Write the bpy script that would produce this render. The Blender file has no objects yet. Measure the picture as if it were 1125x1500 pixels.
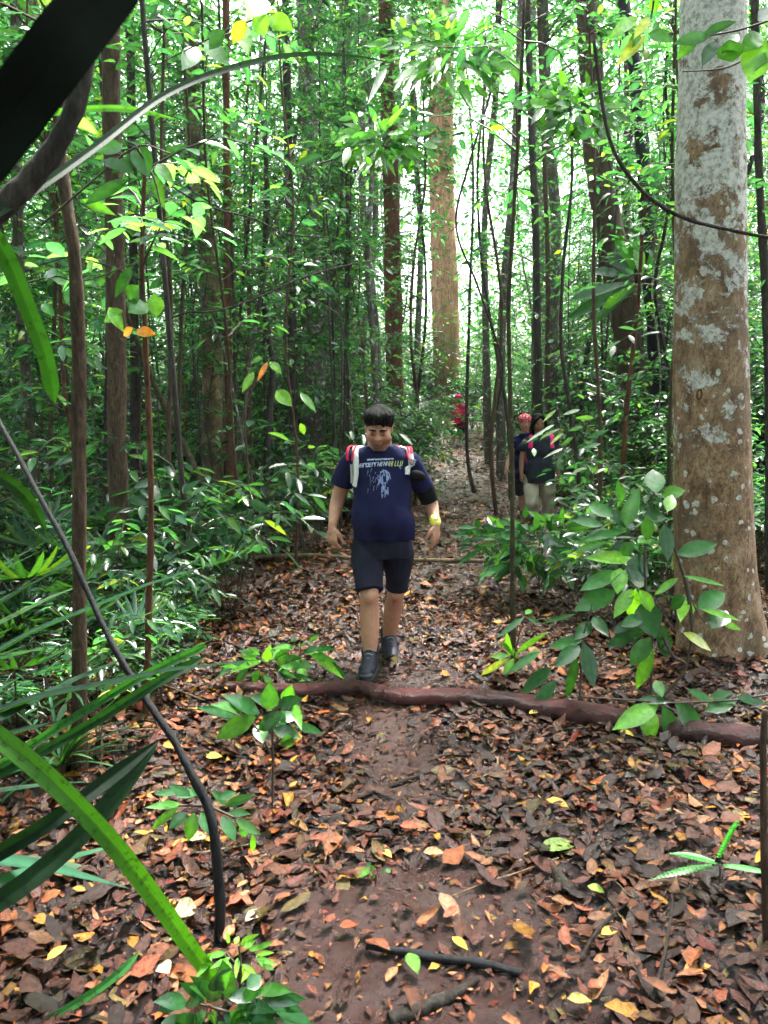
import bpy, math, random
import numpy as np
from mathutils import Vector, Matrix
from mathutils.bvhtree import BVHTree

PI = math.pi
rng = np.random.default_rng(11)
random.seed(11)
S = bpy.context.scene
COL = S.collection

# ------------------------------------------------------------------ camera
CAM_H = 1.60
PITCH = math.radians(8.1)
cam = bpy.data.cameras.new("Camera")
cam.sensor_fit = 'VERTICAL'; cam.sensor_height = 36; cam.lens = 27
cam.clip_start = 0.02; cam.clip_end = 600
cam.dof.use_dof = True; cam.dof.focus_distance = 4.3; cam.dof.aperture_fstop = 9.0
camo = bpy.data.objects.new("Camera", cam); COL.objects.link(camo)
camo.location = (0, 0, CAM_H); camo.rotation_euler = (PI / 2 - PITCH, 0, 0)
S.camera = camo

# ------------------------------------------------------------------ sky, sun, exposure
SUN_EL, SUN_AZ = math.radians(62), math.radians(25)
w = bpy.data.worlds.new("World"); S.world = w; w.use_nodes = True
nt = w.node_tree; bg = nt.nodes['Background']
sky = nt.nodes.new('ShaderNodeTexSky'); sky.sky_type = 'NISHITA'; sky.sun_disc = False
sky.sun_elevation = SUN_EL; sky.sun_rotation = SUN_AZ; sky.dust_density = 5.0; sky.air_density = 1.0; sky.ozone_density = 1.0
hs = nt.nodes.new('ShaderNodeHueSaturation'); hs.inputs['Saturation'].default_value = 0.42   # overcast: a paler sky
nt.links.new(sky.outputs[0], hs.inputs['Color']); nt.links.new(hs.outputs[0], bg.inputs[0]); bg.inputs[1].default_value = 0.14
sl = bpy.data.lights.new("sun", 'SUN'); sl.energy = 3.2; sl.angle = math.radians(12); sl.color = (1, 0.97, 0.92)
so = bpy.data.objects.new("sun", sl); COL.objects.link(so)
sd = Vector((math.sin(SUN_AZ) * math.cos(SUN_EL), math.cos(SUN_AZ) * math.cos(SUN_EL), math.sin(SUN_EL)))
so.rotation_euler = sd.to_track_quat('Z', 'Y').to_euler(); so.location = (0, 0, 30)
S.view_settings.view_transform = 'Standard'; S.view_settings.look = 'None'
S.view_settings.gamma = 1; S.view_settings.exposure = 2.9
S.render.engine = 'CYCLES'
cy = S.cycles
cy.use_denoising = True; cy.max_bounces = 6; cy.diffuse_bounces = 3; cy.glossy_bounces = 2
cy.transmission_bounces = 3; cy.transparent_max_bounces = 4; cy.caustics_reflective = False; cy.caustics_refractive = False
cy.use_adaptive_sampling = True; cy.adaptive_threshold = 0.02; cy.sample_clamp_indirect = 4

# ------------------------------------------------------------------ pixel helpers (photo pixels 1125 x 1500)
cp, sp = math.cos(PITCH), math.sin(PITCH)
def P(px, py, Y):
    xc = (px - 562.5) / 1125; yc = (750 - py) / 1125
    r = np.array([xc, cp + yc * sp, -sp + yc * cp]); t = Y / r[1]
    return np.array([0, 0, CAM_H]) + r * t
def sstep(a, b, x):
    t = np.clip((np.asarray(x, float) - a) / (b - a), 0, 1); return t * t * (3 - 2 * t)
def path_x(y):
    return np.interp(y, [0, 2, 4.5, 7, 9, 11.5, 15, 22, 30], [0.1, 0.08, 0.05, 0.45, 1.2, 2.0, 2.4, 2.25, 2.0])
_d = rng.normal(size=(14, 2)); _ph = rng.uniform(0, 6.28, 14)
def H(x, y):
    x = np.asarray(x, float); y = np.asarray(y, float)
    z = 0.03 * np.logaddexp(0, (y - 11.5) * 1.2) / 1.2 + 0.035 * np.logaddexp(0, (y - 20))
    for i in range(7):
        z = z + 0.012 * np.sin(1.4 * (_d[i, 0] * x + _d[i, 1] * y) + _ph[i])
    for i in range(7, 14):
        z = z + 0.0045 * np.sin(7 * (_d[i, 0] * x + _d[i, 1] * y) + _ph[i])
    dx = np.abs(x - path_x(y))
    z = z - 0.03 * (1 - sstep(0.25, 0.8, dx)) + 0.05 * sstep(1.5, 5, dx)
    z = z - 0.035 * np.exp(-((x + 0.18) ** 2 / 0.06 + (y - 4.2) ** 2 / 0.12))
    return z
def G(px, py):
    Y = 5.0
    lo, hi = 0.8, 80.0
    for _ in range(50):
        Y = (lo + hi) / 2; p = P(px, py, Y)
        if p[2] > H(p[0], p[1]): lo = Y
        else: hi = Y
    return P(px, py, Y)
def px_of(x, y, z):
    f = y * cp - (z - CAM_H) * sp; u = y * sp + (z - CAM_H) * cp
    return 562.5 + 1125 * x / f, 750 - 1125 * u / f

# ------------------------------------------------------------------ object helpers
def tag(o, label=None, cat=None, group=None, kind=None):
    if label: o['label'] = label
    if cat: o['category'] = cat
    if group: o['group'] = group
    if kind: o['kind'] = kind
    return o
def empty(name, loc=(0, 0, 0), rz=0.0, label=None, cat=None, group=None):
    o = bpy.data.objects.new(name, None); COL.objects.link(o); o.empty_display_size = 0.1
    o.location = tuple(float(v) for v in loc); o.rotation_euler = (0, 0, rz)
    return tag(o, label, cat, group)
def link(name, me, parent=None, loc=None):
    o = bpy.data.objects.new(name, me); COL.objects.link(o)
    if parent is not None: o.parent = parent
    if loc is not None: o.location = tuple(float(v) for v in loc)
    return o
class MB:
    def __init__(s): s.v = []; s.n = 0; s.f = []; s.c = []; s.m = []
    def add(s, v, f, col=(0.5, 0.5, 0.5), mat=0):
        v = np.asarray(v, float).reshape(-1, 3); s.v.append(v)
        c = np.asarray(col, float)
        if c.ndim == 1: c = np.tile(c, (len(v), 1))
        s.c.append(c)
        for a in (f if isinstance(f, list) else [f]):
            a = np.asarray(a, int)
            if len(a): s.f.append(a + s.n); s.m.append(np.full(len(a), mat))
        s.n += len(v)
    def mesh(s, name, mats, smooth=True, origin=(0, 0, 0)):
        me = bpy.data.meshes.new(name)
        v = np.concatenate(s.v) - np.asarray(origin, float); c = np.concatenate(s.c)
        me.vertices.add(len(v)); me.vertices.foreach_set('co', v.astype(np.float32).ravel())
        li = np.concatenate([a.ravel() for a in s.f]); tot = np.concatenate([np.full(len(a), a.shape[1]) for a in s.f])
        st = np.concatenate([[0], np.cumsum(tot)[:-1]])
        me.loops.add(len(li)); me.loops.foreach_set('vertex_index', li.astype(np.int32))
        me.polygons.add(len(tot)); me.polygons.foreach_set('loop_start', st.astype(np.int32))
        me.polygons.foreach_set('loop_total', tot.astype(np.int32))
        for mm in (mats if isinstance(mats, (list, tuple)) else [mats]): me.materials.append(mm)
        me.polygons.foreach_set('material_index', np.concatenate(s.m).astype(np.int32))
        me.polygons.foreach_set('use_smooth', np.full(len(tot), smooth))
        at = me.color_attributes.new('col', 'FLOAT_COLOR', 'POINT')
        at.data.foreach_set('color', np.concatenate([c, np.ones((len(c), 1))], 1).astype(np.float32).ravel())
        me.update(); me.validate(); return me
def nrm(a): return a / np.maximum(np.linalg.norm(a, axis=-1, keepdims=True), 1e-9)
def spline(pts, n):
    p = np.asarray(pts, float); m = len(p)
    if m == 2:
        t = np.linspace(0, 1, n)[:, None]; return p[0] * (1 - t) + p[1] * t
    q = np.vstack([2 * p[0] - p[1], p, 2 * p[-1] - p[-2]])
    u = np.linspace(0, m - 1 - 1e-9, n); i = u.astype(int); t = (u - i)[:, None]
    a, b, c, d = q[i], q[i + 1], q[i + 2], q[i + 3]
    return 0.5 * ((2 * b) + (c - a) * t + (2 * a - 5 * b + 4 * c - d) * t ** 2 + (3 * b - a - 3 * c + d) * t ** 3)
def tube(mb, pts, rad, n=16, sides=8, col=(.5, .5, .5), mat=0, wob=0.0, cap=True, raw=False):
    c = np.asarray(pts, float) if raw else spline(pts, n)
    n = len(c); r = np.asarray(rad, float)
    r = np.interp(np.linspace(0, 1, n), np.linspace(0, 1, len(r)), r)
    T = nrm(np.gradient(c, axis=0))
    ref = np.array([1.0, 0, 0]) if abs(T[0][0]) < 0.8 else np.array([0, 1.0, 0])
    u = ref - T[0] * ref.dot(T[0]); u /= np.linalg.norm(u); V = []
    ang = np.arange(sides) * 2 * PI / sides
    ph = rng.uniform(0, 6.28, 4)
    for i in range(n):
        u = u - T[i] * u.dot(T[i]); u /= np.linalg.norm(u); vv = np.cross(T[i], u)
        rr = r[i] * np.ones(sides)
        if wob:
            rr = rr * (1 + wob * (np.sin(2 * ang + ph[0] + i * .35) * .5 + np.sin(3 * ang + ph[1] - i * .6) * .35 + .45 * np.sin(i * 1.13 + ph[2]) + .3 * np.sin(5 * ang + ph[3] + i * .9)))
        V.append(c[i] + rr[:, None] * (np.cos(ang)[:, None] * u + np.sin(ang)[:, None] * vv))
    V = np.concatenate(V); idx = np.arange((n - 1) * sides).reshape(n - 1, sides); nx = np.roll(idx, -1, 1)
    F = np.stack([idx, nx, nx + sides, idx + sides], -1).reshape(-1, 4)
    fs = [F]
    if cap:
        V = np.vstack([V, c[0], c[-1]]); k = n * sides; a = np.arange(sides); b = (a + 1) % sides
        fs.append(np.stack([np.full(sides, k), b, a], 1)); fs.append(np.stack([np.full(sides, k + 1), a + (n - 1) * sides, b + (n - 1) * sides], 1))
    mb.add(V, fs, col, mat)
# leaf templates: rows (t, halfwidth)
TPL = {
    'far': ([0, .45, 1], [0, 1, 0]),
    'mid': ([0, .22, .55, .82, 1], [0, .8, 1, .55, 0]),
    'full': ([0, .08, .22, .4, .6, .78, .92, 1], [.03, .34, .8, 1, .92, .6, .2, 0]),
    'ob': ([0, .1, .3, .55, .75, .92, 1], [.03, .25, .6, .95, 1, .5, 0]),
    'blade': ([0, .12, .3, .5, .7, .88, 1], [.6, .9, 1, 1, .9, .55, 0]),
}
def leaves(mb, p, D, N, L, W, col, tpl='mid', droop=.25, fold=.35, mat=0, curl=0.0, wave=0.0, rib=1.3):
    p = np.atleast_2d(p); n = len(p); D = nrm(np.broadcast_to(D, (n, 3)).astype(float)); N = np.broadcast_to(N, (n, 3)).astype(float)
    N = nrm(N - D * (N * D).sum(1, keepdims=True)); Sd = np.cross(D, N)
    L = np.broadcast_to(L, (n,)).astype(float); W = np.broadcast_to(W, (n,)).astype(float)
    droop = np.broadcast_to(droop, (n,)).astype(float); fold = np.broadcast_to(fold, (n,)).astype(float); curl = np.broadcast_to(curl, (n,)).astype(float)
    t, hw = TPL[tpl]; R = len(t); V = np.zeros((n, R * 3, 3)); wob = rng.normal(size=(n, R)) * wave
    for i in range(R):
        cen = p + D * (L * t[i])[:, None] - N * (droop * L * t[i] ** 2)[:, None]
        for j, s in enumerate((-1, 0, 1)):
            h = W * .5 * hw[i]
            V[:, i * 3 + j] = cen + Sd * (s * h)[:, None] + N * ((abs(s) * fold * h) + (abs(s) * curl * h * t[i]) + s * wob[:, i] * h)[:, None]
    f = []
    for i in range(R - 1):
        for j in (0, 1):
            a = i * 3 + j; f.append([a, a + 1, a + 4, a + 3])
    f = np.array(f); F = (f[None] + (np.arange(n) * R * 3)[:, None, None]).reshape(-1, 4)
    c = np.repeat(np.broadcast_to(col, (n, 3)), R * 3, 0); g = np.tile([.88, rib, .92], R)[None].repeat(n, 0) * (1 + .1 * rng.normal(size=(n, R * 3)))
    mb.add(V.reshape(-1, 3), F, c * np.clip(g, .5, 1.6).reshape(-1, 1), mat)

# ------------------------------------------------------------------ materials
def mat_new(name):
    m = bpy.data.materials.new(name); m.use_nodes = True
    return m, m.node_tree, m.node_tree.nodes['Principled BSDF']
def N(nt, t, **k):
    n = nt.nodes.new('ShaderNode' + t)
    for a, b in k.items(): setattr(n, a, b)
    return n
def ramp(nt, src, stops):
    r = N(nt, 'ValToRGB'); e = r.color_ramp.elements
    while len(e) < len(stops): e.new(0.5)
    for i, (p, c) in enumerate(stops): e[i].position = p; e[i].color = (*c, 1) if len(c) == 3 else c
    nt.links.new(src, r.inputs[0]); return r
def noise(nt, scale, detail=6, rough=.6, vec=None, dist=0):
    n = N(nt, 'TexNoise'); n.inputs['Scale'].default_value = scale; n.inputs['Detail'].default_value = detail
    n.inputs['Roughness'].default_value = rough; n.inputs['Distortion'].default_value = dist
    if vec is not None: nt.links.new(vec, n.inputs['Vector'])
    return n
def bump(nt, bsdf, src, strength, dist=0.01):
    b = N(nt, 'Bump'); b.inputs['Strength'].default_value = strength; b.inputs['Distance'].default_value = dist
    nt.links.new(src, b.inputs['Height']); nt.links.new(b.outputs[0], bsdf.inputs['Normal'])
def mixc(nt, fac, a, b, bt='MIX'):
    m = N(nt, 'Mix', data_type='RGBA', blend_type=bt)
    for s, v in ((m.inputs[0], fac), (m.inputs[6], a), (m.inputs[7], b)):
        if isinstance(v, (int, float)): s.default_value = v
        elif isinstance(v, tuple): s.default_value = (*v, 1)
        else: nt.links.new(v, s)
    return m.outputs[2]
def foliage(name, rough=.23, trans=.5, spec=.8, tcol=(2.0, 2.4, 1.0), veins=False, grain=True):
    m, t, b = mat_new(name)
    at = N(t, 'Attribute'); at.attribute_name = 'col'
    oi = N(t, 'ObjectInfo'); geo = N(t, 'NewGeometry')
    hs = N(t, 'HueSaturation')
    mr = N(t, 'MapRange'); t.links.new(oi.outputs['Random'], mr.inputs[0]); mr.inputs[3].default_value = .7; mr.inputs[4].default_value = 1.35
    t.links.new(mr.outputs[0], hs.inputs['Value']); t.links.new(at.outputs[0], hs.inputs['Color'])
    mh = N(t, 'MapRange'); t.links.new(oi.outputs['Random'], mh.inputs[0]); mh.inputs[3].default_value = .51; mh.inputs[4].default_value = .485
    t.links.new(mh.outputs[0], hs.inputs['Hue'])
    tc = N(t, 'TexCoord')
    nz = noise(t, 38 if veins else 60, 3, .6, tc.outputs['Object'])
    rp = ramp(t, nz.outputs[0], [(.3, (.7, .7, .7)), (.7, (1.15, 1.15, 1.15))] if grain else [(.36, (.6, .5, .6)), (.44, (1, 1, 1)), (.66, (1.05,) * 3), (.72, (1.6, 1.25, .9))])
    base = mixc(t, 1.0, hs.outputs[0], rp.outputs[0], 'MULTIPLY')
    t.links.new(base, b.inputs['Base Color']); b.inputs['Roughness'].default_value = rough
    b.inputs['Specular IOR Level'].default_value = spec
    if grain: bump(t, b, nz.outputs[0], .35, .004)
    tr = N(t, 'BsdfTranslucent'); tcn = mixc(t, 1.0, base, tcol, 'MULTIPLY'); t.links.new(tcn, tr.inputs[0])
    mx = N(t, 'MixShader'); mx.inputs[0].default_value = trans
    t.links.new(b.outputs[0], mx.inputs[1]); t.links.new(tr.outputs[0], mx.inputs[2])
    t.links.new(mx.outputs[0], t.nodes['Material Output'].inputs[0]); return m
def bark(name, c1, c2, c3=None, lich=None, lamt=.6, lscale=6, rough=.75, stretch=.25, scale=18, bstr=.6, moss=None):
    m, t, b = mat_new(name)
    tc = N(t, 'TexCoord'); mp = N(t, 'Mapping'); mp.inputs['Scale'].default_value = (1, 1, stretch)
    t.links.new(tc.outputs['Object'], mp.inputs[0])
    n1 = noise(t, scale, 8, .7, mp.outputs[0], .5)
    nb_ = noise(t, scale * 4.5, 8, .8, mp.outputs[0])
    col = ramp(t, n1.outputs[0], [(.34, c1), (.62, c2)]).outputs[0]
    col = mixc(t, 1.0, col, ramp(t, nb_.outputs[0], [(.36, (.35, .33, .3)), (.55, (1, 1, 1)), (.68, (1.7, 1.65, 1.55))]).outputs[0], 'MULTIPLY')
    if c3:
        n3 = noise(t, scale * .2, 5, .6, tc.outputs['Object'])
        f3 = ramp(t, n3.outputs[0], [(.45, (0, 0, 0)), (.6, (1, 1, 1))]).outputs[0]
        col = mixc(t, f3, col, c3)
    if moss:
        n4 = noise(t, scale * .12, 6, .7, tc.outputs['Object'])
        f4 = ramp(t, n4.outputs[0], [(.5, (0, 0, 0)), (.62, (.8, .8, .8))]).outputs[0]
        col = mixc(t, f4, col, moss)
    if lich:
        n2 = noise(t, lscale, 9, .72, tc.outputs['Object'], .6)
        f2 = ramp(t, n2.outputs[0], [(lamt, (0, 0, 0)), (lamt + .03, (1, 1, 1))]).outputs[0]
        col = mixc(t, f2, col, lich)
    t.links.new(col, b.inputs['Base Color']); b.inputs['Roughness'].default_value = rough; b.inputs['Specular IOR Level'].default_value = .5 if rough < .5 else .2
    vo = noise(t, scale * 3, 8, .8, mp.outputs[0])
    bump(t, b, vo.outputs[0], min(1, bstr * 1.5), .03); return m
def plain(name, c, rough=.6, nscale=40, amt=.25, bstr=.2, spec=.4, bdist=.004):
    m, t, b = mat_new(name); tc = N(t, 'TexCoord'); nz = noise(t, nscale, 6, .65, tc.outputs['Object'])
    lo = tuple(v * (1 - amt) for v in c); hi = tuple(min(1, v * (1 + amt)) for v in c)
    t.links.new(ramp(t, nz.outputs[0], [(.3, lo), (.7, hi)]).outputs[0], b.inputs['Base Color'])
    b.inputs['Roughness'].default_value = rough; b.inputs['Specular IOR Level'].default_value = spec
    bump(t, b, nz.outputs[0], bstr, bdist); return m

M = {}
M['leaf'] = foliage('understorey_leaf')
M['canopy'] = foliage('canopy_leaf', .22, .5, .7, (2.1, 2.7, 1.1))
M['gloss'] = foliage('wet_glossy_leaf', .18, .3, .65, (2.6, 2.8, .5), True)
M['blade'] = foliage('strap_leaf', .5, .3, .12, (2.2, 2.6, .4), grain=False)
M['silhouette'] = plain('painted_silhouette_leaf', (.004, .006, .004), .9, 30, .3, .2, .1)  # near-black colour stands in for the shade of the backlit top-left blade
M['twig'] = plain('twig_bark', (.06, .045, .035), .7, 60, .4)
M['b_dark'] = bark('dark_bark', (.024, .02, .018), (.085, .072, .062), lich=(.16, .17, .14), lamt=.66, lscale=9)
M['b_brown'] = bark('brown_bark', (.05, .03, .02), (.14, .09, .06), lich=(.25, .25, .2), lamt=.64, lscale=9)
M['b_red'] = bark('red_brown_bark', (.06, .025, .015), (.2, .085, .045), rough=.7)
M['b_grey'] = bark('grey_mottled_bark', (.07, .06, .05), (.2, .18, .15), lich=(.42, .42, .38), lamt=.56, lscale=10, moss=(.09, .09, .04))
M['b_orange'] = bark('orange_brown_bark', (.28, .14, .08), (.68, .38, .24), rough=.8, scale=7, bstr=.9)
M['b_pale'] = bark('pale_tan_bark', (.2, .13, .08), (.46, .33, .2), (.1, .09, .05), rough=.75)
M['b_sap'] = bark('greenish_sapling_bark', (.035, .035, .02), (.12, .1, .05), lich=(.22, .22, .14), lamt=.6, lscale=30, scale=60)
M['b_black'] = bark('wet_black_bark', (.004, .0045, .006), (.02, .02, .024), rough=.6, scale=30, bstr=.3)
M['b_vine'] = bark('vine_bark', (.02, .016, .014), (.08, .06, .05), scale=40)
M['b_log'] = bark('wet_log_bark', (.018, .005, .005), (.085, .022, .02), c3=(.15, .04, .04), lich=(.16, .1, .08), lamt=.64, lscale=9, rough=.32, scale=16, stretch=1, bstr=.7)

# lichen bark of the big tree: tan and rust bark, grey-white crusts of two sizes, moss stain
def lichen_bark():
    m, t, b = mat_new('lichen_bark'); tc = N(t, 'TexCoord'); ob = tc.outputs['Object']
    mp = N(t, 'Mapping'); mp.inputs['Scale'].default_value = (1, 1, .55); t.links.new(ob, mp.inputs[0])
    n1 = noise(t, 11, 12, .82, mp.outputs[0], .15)
    col = ramp(t, n1.outputs[0], [(.33, (.09, .055, .036)), (.43, (.2, .12, .07)), (.52, (.42, .27, .155)), (.66, (.6, .46, .34))]).outputs[0]
    nf = noise(t, 60, 10, .85, mp.outputs[0])
    col = mixc(t, 1.0, col, ramp(t, nf.outputs[0], [(.38, (.32, .3, .27)), (.5, (1, 1, 1)), (.64, (1.3, 1.28, 1.22))]).outputs[0], 'MULTIPLY')
    n5 = noise(t, 2.3, 5, .6, ob)
    col = mixc(t, ramp(t, n5.outputs[0], [(.5, (0, 0, 0)), (.68, (.75, .75, .75))]).outputs[0], col, (.17, .115, .085))
    n4 = noise(t, 3.1, 7, .7, ob)
    col = mixc(t, ramp(t, n4.outputs[0], [(.58, (0, 0, 0)), (.7, (.6, .6, .6))]).outputs[0], col, (.15, .14, .07))
    # lichen grows denser with height
    sx = N(t, 'SeparateXYZ'); t.links.new(ob, sx.inputs[0])
    up = N(t, 'MapRange'); t.links.new(sx.outputs[2], up.inputs[0]); up.inputs[1].default_value = .3; up.inputs[2].default_value = 4.2
    up.inputs[3].default_value = -.085; up.inputs[4].default_value = .185
    nd = noise(t, 9, 4, .6, ob)
    dv = N(t, 'VectorMath', operation='MULTIPLY_ADD'); t.links.new(nd.outputs[1], dv.inputs[0]); dv.inputs[1].default_value = (.09, .09, .09); t.links.new(ob, dv.inputs[2])
    n2 = noise(t, 6.5, 12, .74, dv.outputs[0], .2)
    ad = N(t, 'Math', operation='ADD'); t.links.new(n2.outputs[0], ad.inputs[0]); t.links.new(up.outputs[0], ad.inputs[1])
    f2 = ramp(t, ad.outputs[0], [(.56, (0, 0, 0)), (.585, (1, 1, 1))]).outputs[0]
    vo = N(t, 'TexVoronoi'); vo.inputs['Scale'].default_value = 12; vo.inputs['Randomness'].default_value = 1; t.links.new(dv.outputs[0], vo.inputs['Vector'])
    n6 = noise(t, 3.3, 2, .5, ob)
    a2 = N(t, 'Math', operation='MULTIPLY'); t.links.new(n6.outputs[0], a2.inputs[0]); a2.inputs[1].default_value = .46
    s3 = N(t, 'Math', operation='SUBTRACT'); t.links.new(a2.outputs[0], s3.inputs[0]); t.links.new(vo.outputs['Distance'], s3.inputs[1])
    f3 = ramp(t, s3.outputs[0], [(.0, (0, 0, 0)), (.03, (1, 1, 1))]).outputs[0]
    ln = noise(t, 30, 6, .7, ob)
    lc = ramp(t, ln.outputs[0], [(.38, (.36, .34, .3)), (.5, (.72, .7, .65)), (.62, (.88, .86, .82))]).outputs[0]
    mx = N(t, 'Math', operation='MAXIMUM'); t.links.new(f2, mx.inputs[0]); t.links.new(f3, mx.inputs[1])
    col = mixc(t, mx.outputs[0], col, lc)
    t.links.new(col, b.inputs['Base Color']); b.inputs['Roughness'].default_value = .7; b.inputs['Specular IOR Level'].default_value = .2
    hb = noise(t, 34, 12, .82, mp.outputs[0])
    ah = N(t, 'Math', operation='MULTIPLY_ADD'); t.links.new(mx.outputs[0], ah.inputs[0]); ah.inputs[1].default_value = .25; t.links.new(hb.outputs[0], ah.inputs[2])
    bump(t, b, ah.outputs[0], 1.0, .035); return m
M['b_lichen'] = lichen_bark()

def ground_mat():
    m, t, b = mat_new('forest_soil'); tc = N(t, 'TexCoord'); ob = tc.outputs['Object']
    n1 = noise(t, 2.2, 8, .65, ob); n2 = noise(t, 22, 8, .7, ob)
    soil = ramp(t, n1.outputs[0], [(.35, (.007, .003, .0034)), (.6, (.021, .0088, .009))]).outputs[0]
    f = ramp(t, n2.outputs[0], [(.3, (.55, .55, .55)), (.7, (1.2, 1.15, 1.1))]).outputs[0]
    soil = mixc(t, 1.0, soil, f, 'MULTIPLY')
    at = N(t, 'Attribute'); at.attribute_name = 'col'; sx = N(t, 'SeparateColor'); t.links.new(at.outputs[0], sx.inputs[0])
    # R: bare trodden clay, G: distant leaf-litter
    soil = mixc(t, sx.outputs[0], soil, mixc(t, f, (.022, .0095, .008), (.062, .027, .021)))
    vo = N(t, 'TexVoronoi'); vo.inputs['Scale'].default_value = 14; t.links.new(ob, vo.inputs['Vector'])
    bw = N(t, 'SeparateColor'); t.links.new(vo.outputs['Color'], bw.inputs[0])
    lit = ramp(t, bw.outputs[0], [(.0, (.02, .009, .006)), (.3, (.06, .024, .013)), (.6, (.1, .045, .022)), (.85, (.2, .1, .05)), (1, (.05, .07, .02))]).outputs[0]
    soil = mixc(t, sx.outputs[1], soil, lit)
    t.links.new(soil, b.inputs['Base Color'])
    n3 = noise(t, 5, 4, .6, ob)
    t.links.new(ramp(t, n3.outputs[0], [(.38, (.12,) * 3), (.6, (.5,) * 3)]).outputs[0], b.inputs['Roughness'])
    n4 = noise(t, 30, 10, .75, ob); bump(t, b, n4.outputs[0], .8, .03); return m
M['ground'] = ground_mat()
def litter_mat():
    m, t, b = mat_new('wet_fallen_leaf'); at = N(t, 'Attribute'); at.attribute_name = 'col'
    tc = N(t, 'TexCoord'); nz = noise(t, 70, 8, .75, tc.outputs['Object'])
    f = ramp(t, nz.outputs[0], [(.34, (.3, .26, .24)), (.5, (.95, .93, .9)), (.66, (1.35, 1.3, 1.25))]).outputs[0]
    c = mixc(t, 1.0, at.outputs[0], f, 'MULTIPLY'); t.links.new(c, b.inputs['Base Color'])
    n2 = noise(t, 9, 3, .5, tc.outputs['Object'])
    t.links.new(ramp(t, n2.outputs[0], [(.35, (.08,) * 3), (.65, (.24,) * 3)]).outputs[0], b.inputs['Roughness'])
    b.inputs['Specular IOR Level'].default_value = .26
    bump(t, b, nz.outputs[0], .8, .008); return m
M['litter'] = litter_mat()

# ------------------------------------------------------------------ ground sheet
def axis(a, b, step, lo, hi):
    fine = np.arange(a, b, step); l = []; x, s = a, step
    while x > lo: s *= 1.25; x -= s; l.append(x)
    r = []; x, s = b, step
    while x < hi: r.append(x); s *= 1.25; x += s
    return np.array(l[::-1] + list(fine) + r + [hi])
def mud(x, y):
    dx = np.abs(x - path_x(y)); e = .14 * np.sin(2.3 * y + 1) + .1 * np.sin(5.1 * y) + .08 * np.sin(9 * x + 3 * y)
    return (1 - sstep(.10, .46, dx + e)) * (1 - .75 * sstep(3.9, 5.5, y))
def build_ground():
    xs = axis(-3.2, 3.6, .03, -250, 250); ys = axis(1.0, 8.5, .03, -60, 330)
    X, Y = np.meshgrid(xs, ys); Z = H(X, Y)
    Z = Z + (rng.normal(0, .0035, Z.shape) + .006 * np.sin(31 * X + 9 * np.sin(7 * Y)) * np.sin(27 * Y + 8 * np.sin(9 * X))) * (Y < 9) * (Y > 1)
    nx, ny = len(xs), len(ys); i = np.arange((nx) * (ny)).reshape(ny, nx)
    F = np.stack([i[:-1, :-1], i[:-1, 1:], i[1:, 1:], i[1:, :-1]], -1).reshape(-1, 4)
    md = mud(X, Y); bare = np.clip(md * .55 + .9 * np.exp(-((X + .12) ** 2 / .05 + (Y - 3.75) ** 2 / .12)), 0, 1)
    c = np.stack([bare, sstep(5, 9, Y) + 0 * X, 0 * X], -1).reshape(-1, 3)
    mb = MB(); mb.add(np.stack([X, Y, Z], -1).reshape(-1, 3), F, c)
    o = link('ground', mb.mesh('ground', M['ground'])); o['kind'] = 'structure'
build_ground()

# ------------------------------------------------------------------ leaf litter
LC = np.array([(.17, .062, .036), (.075, .036, .024), (.24, .105, .06), (.36, .2, .115), (.46, .18, .045), (.55, .37, .06), (.15, .07, .065), (.14, .14, .05), (.3, .12, .08), (.1, .05, .045), (.42, .28, .18), (.26, .05, .03)])
LP = np.array([.12, .14, .12, .13, .06, .07, .13, .07, .07, .06, .045, .012]); LP = LP / LP.sum()
def litter():
    mb = MB()
    def batch(n, x0, x1, y0, y1, tpl, lsc, zmax, fn=None, wd=1.0, m=.93):
        y = rng.uniform(y0, y1, n); x = rng.uniform(x0, x1, n) if fn is None else fn(y)
        keep = rng.random(n) > m * mud(x, y) ; ang = np.abs(x) < (.62 * y + .9); keep &= ang
        x, y = x[keep], y[keep]; n = len(x)
        a = rng.uniform(0, 2 * PI, n); z = H(x, y) + .004 + zmax * rng.random(n) ** 1.5
        tilt = rng.normal(0, .10, n)
        D = np.stack([np.cos(a), np.sin(a), tilt], 1); Nn = np.stack([rng.normal(0, .2, n), rng.normal(0, .2, n), np.ones(n)], 1)
        L = lsc * np.clip(rng.lognormal(0, .4, n), .3, 1.75); W = L * rng.uniform(.34, .58, n) * wd
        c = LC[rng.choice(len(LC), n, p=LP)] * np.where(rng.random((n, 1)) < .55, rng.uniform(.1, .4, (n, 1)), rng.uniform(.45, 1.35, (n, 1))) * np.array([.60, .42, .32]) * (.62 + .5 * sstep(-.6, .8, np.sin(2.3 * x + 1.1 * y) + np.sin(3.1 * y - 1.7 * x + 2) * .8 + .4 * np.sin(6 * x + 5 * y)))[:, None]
        leaves(mb, np.stack([x, y, z], 1), D, Nn, L, W, c, tpl, rng.normal(0, .24, n), rng.normal(.1, .38, n), 0, rng.normal(0, .6, n), .2)
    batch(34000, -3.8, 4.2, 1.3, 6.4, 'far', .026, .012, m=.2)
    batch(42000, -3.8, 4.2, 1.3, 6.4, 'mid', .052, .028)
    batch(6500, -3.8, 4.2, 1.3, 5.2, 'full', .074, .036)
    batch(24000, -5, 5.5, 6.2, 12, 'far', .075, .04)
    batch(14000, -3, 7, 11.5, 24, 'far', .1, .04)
    o = link('leaf_litter', mb.mesh('leaf_litter', M['litter'])); tag(o, 'wet brown and orange fallen leaves covering the forest floor', 'leaf litter', kind='stuff')
litter()
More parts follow.
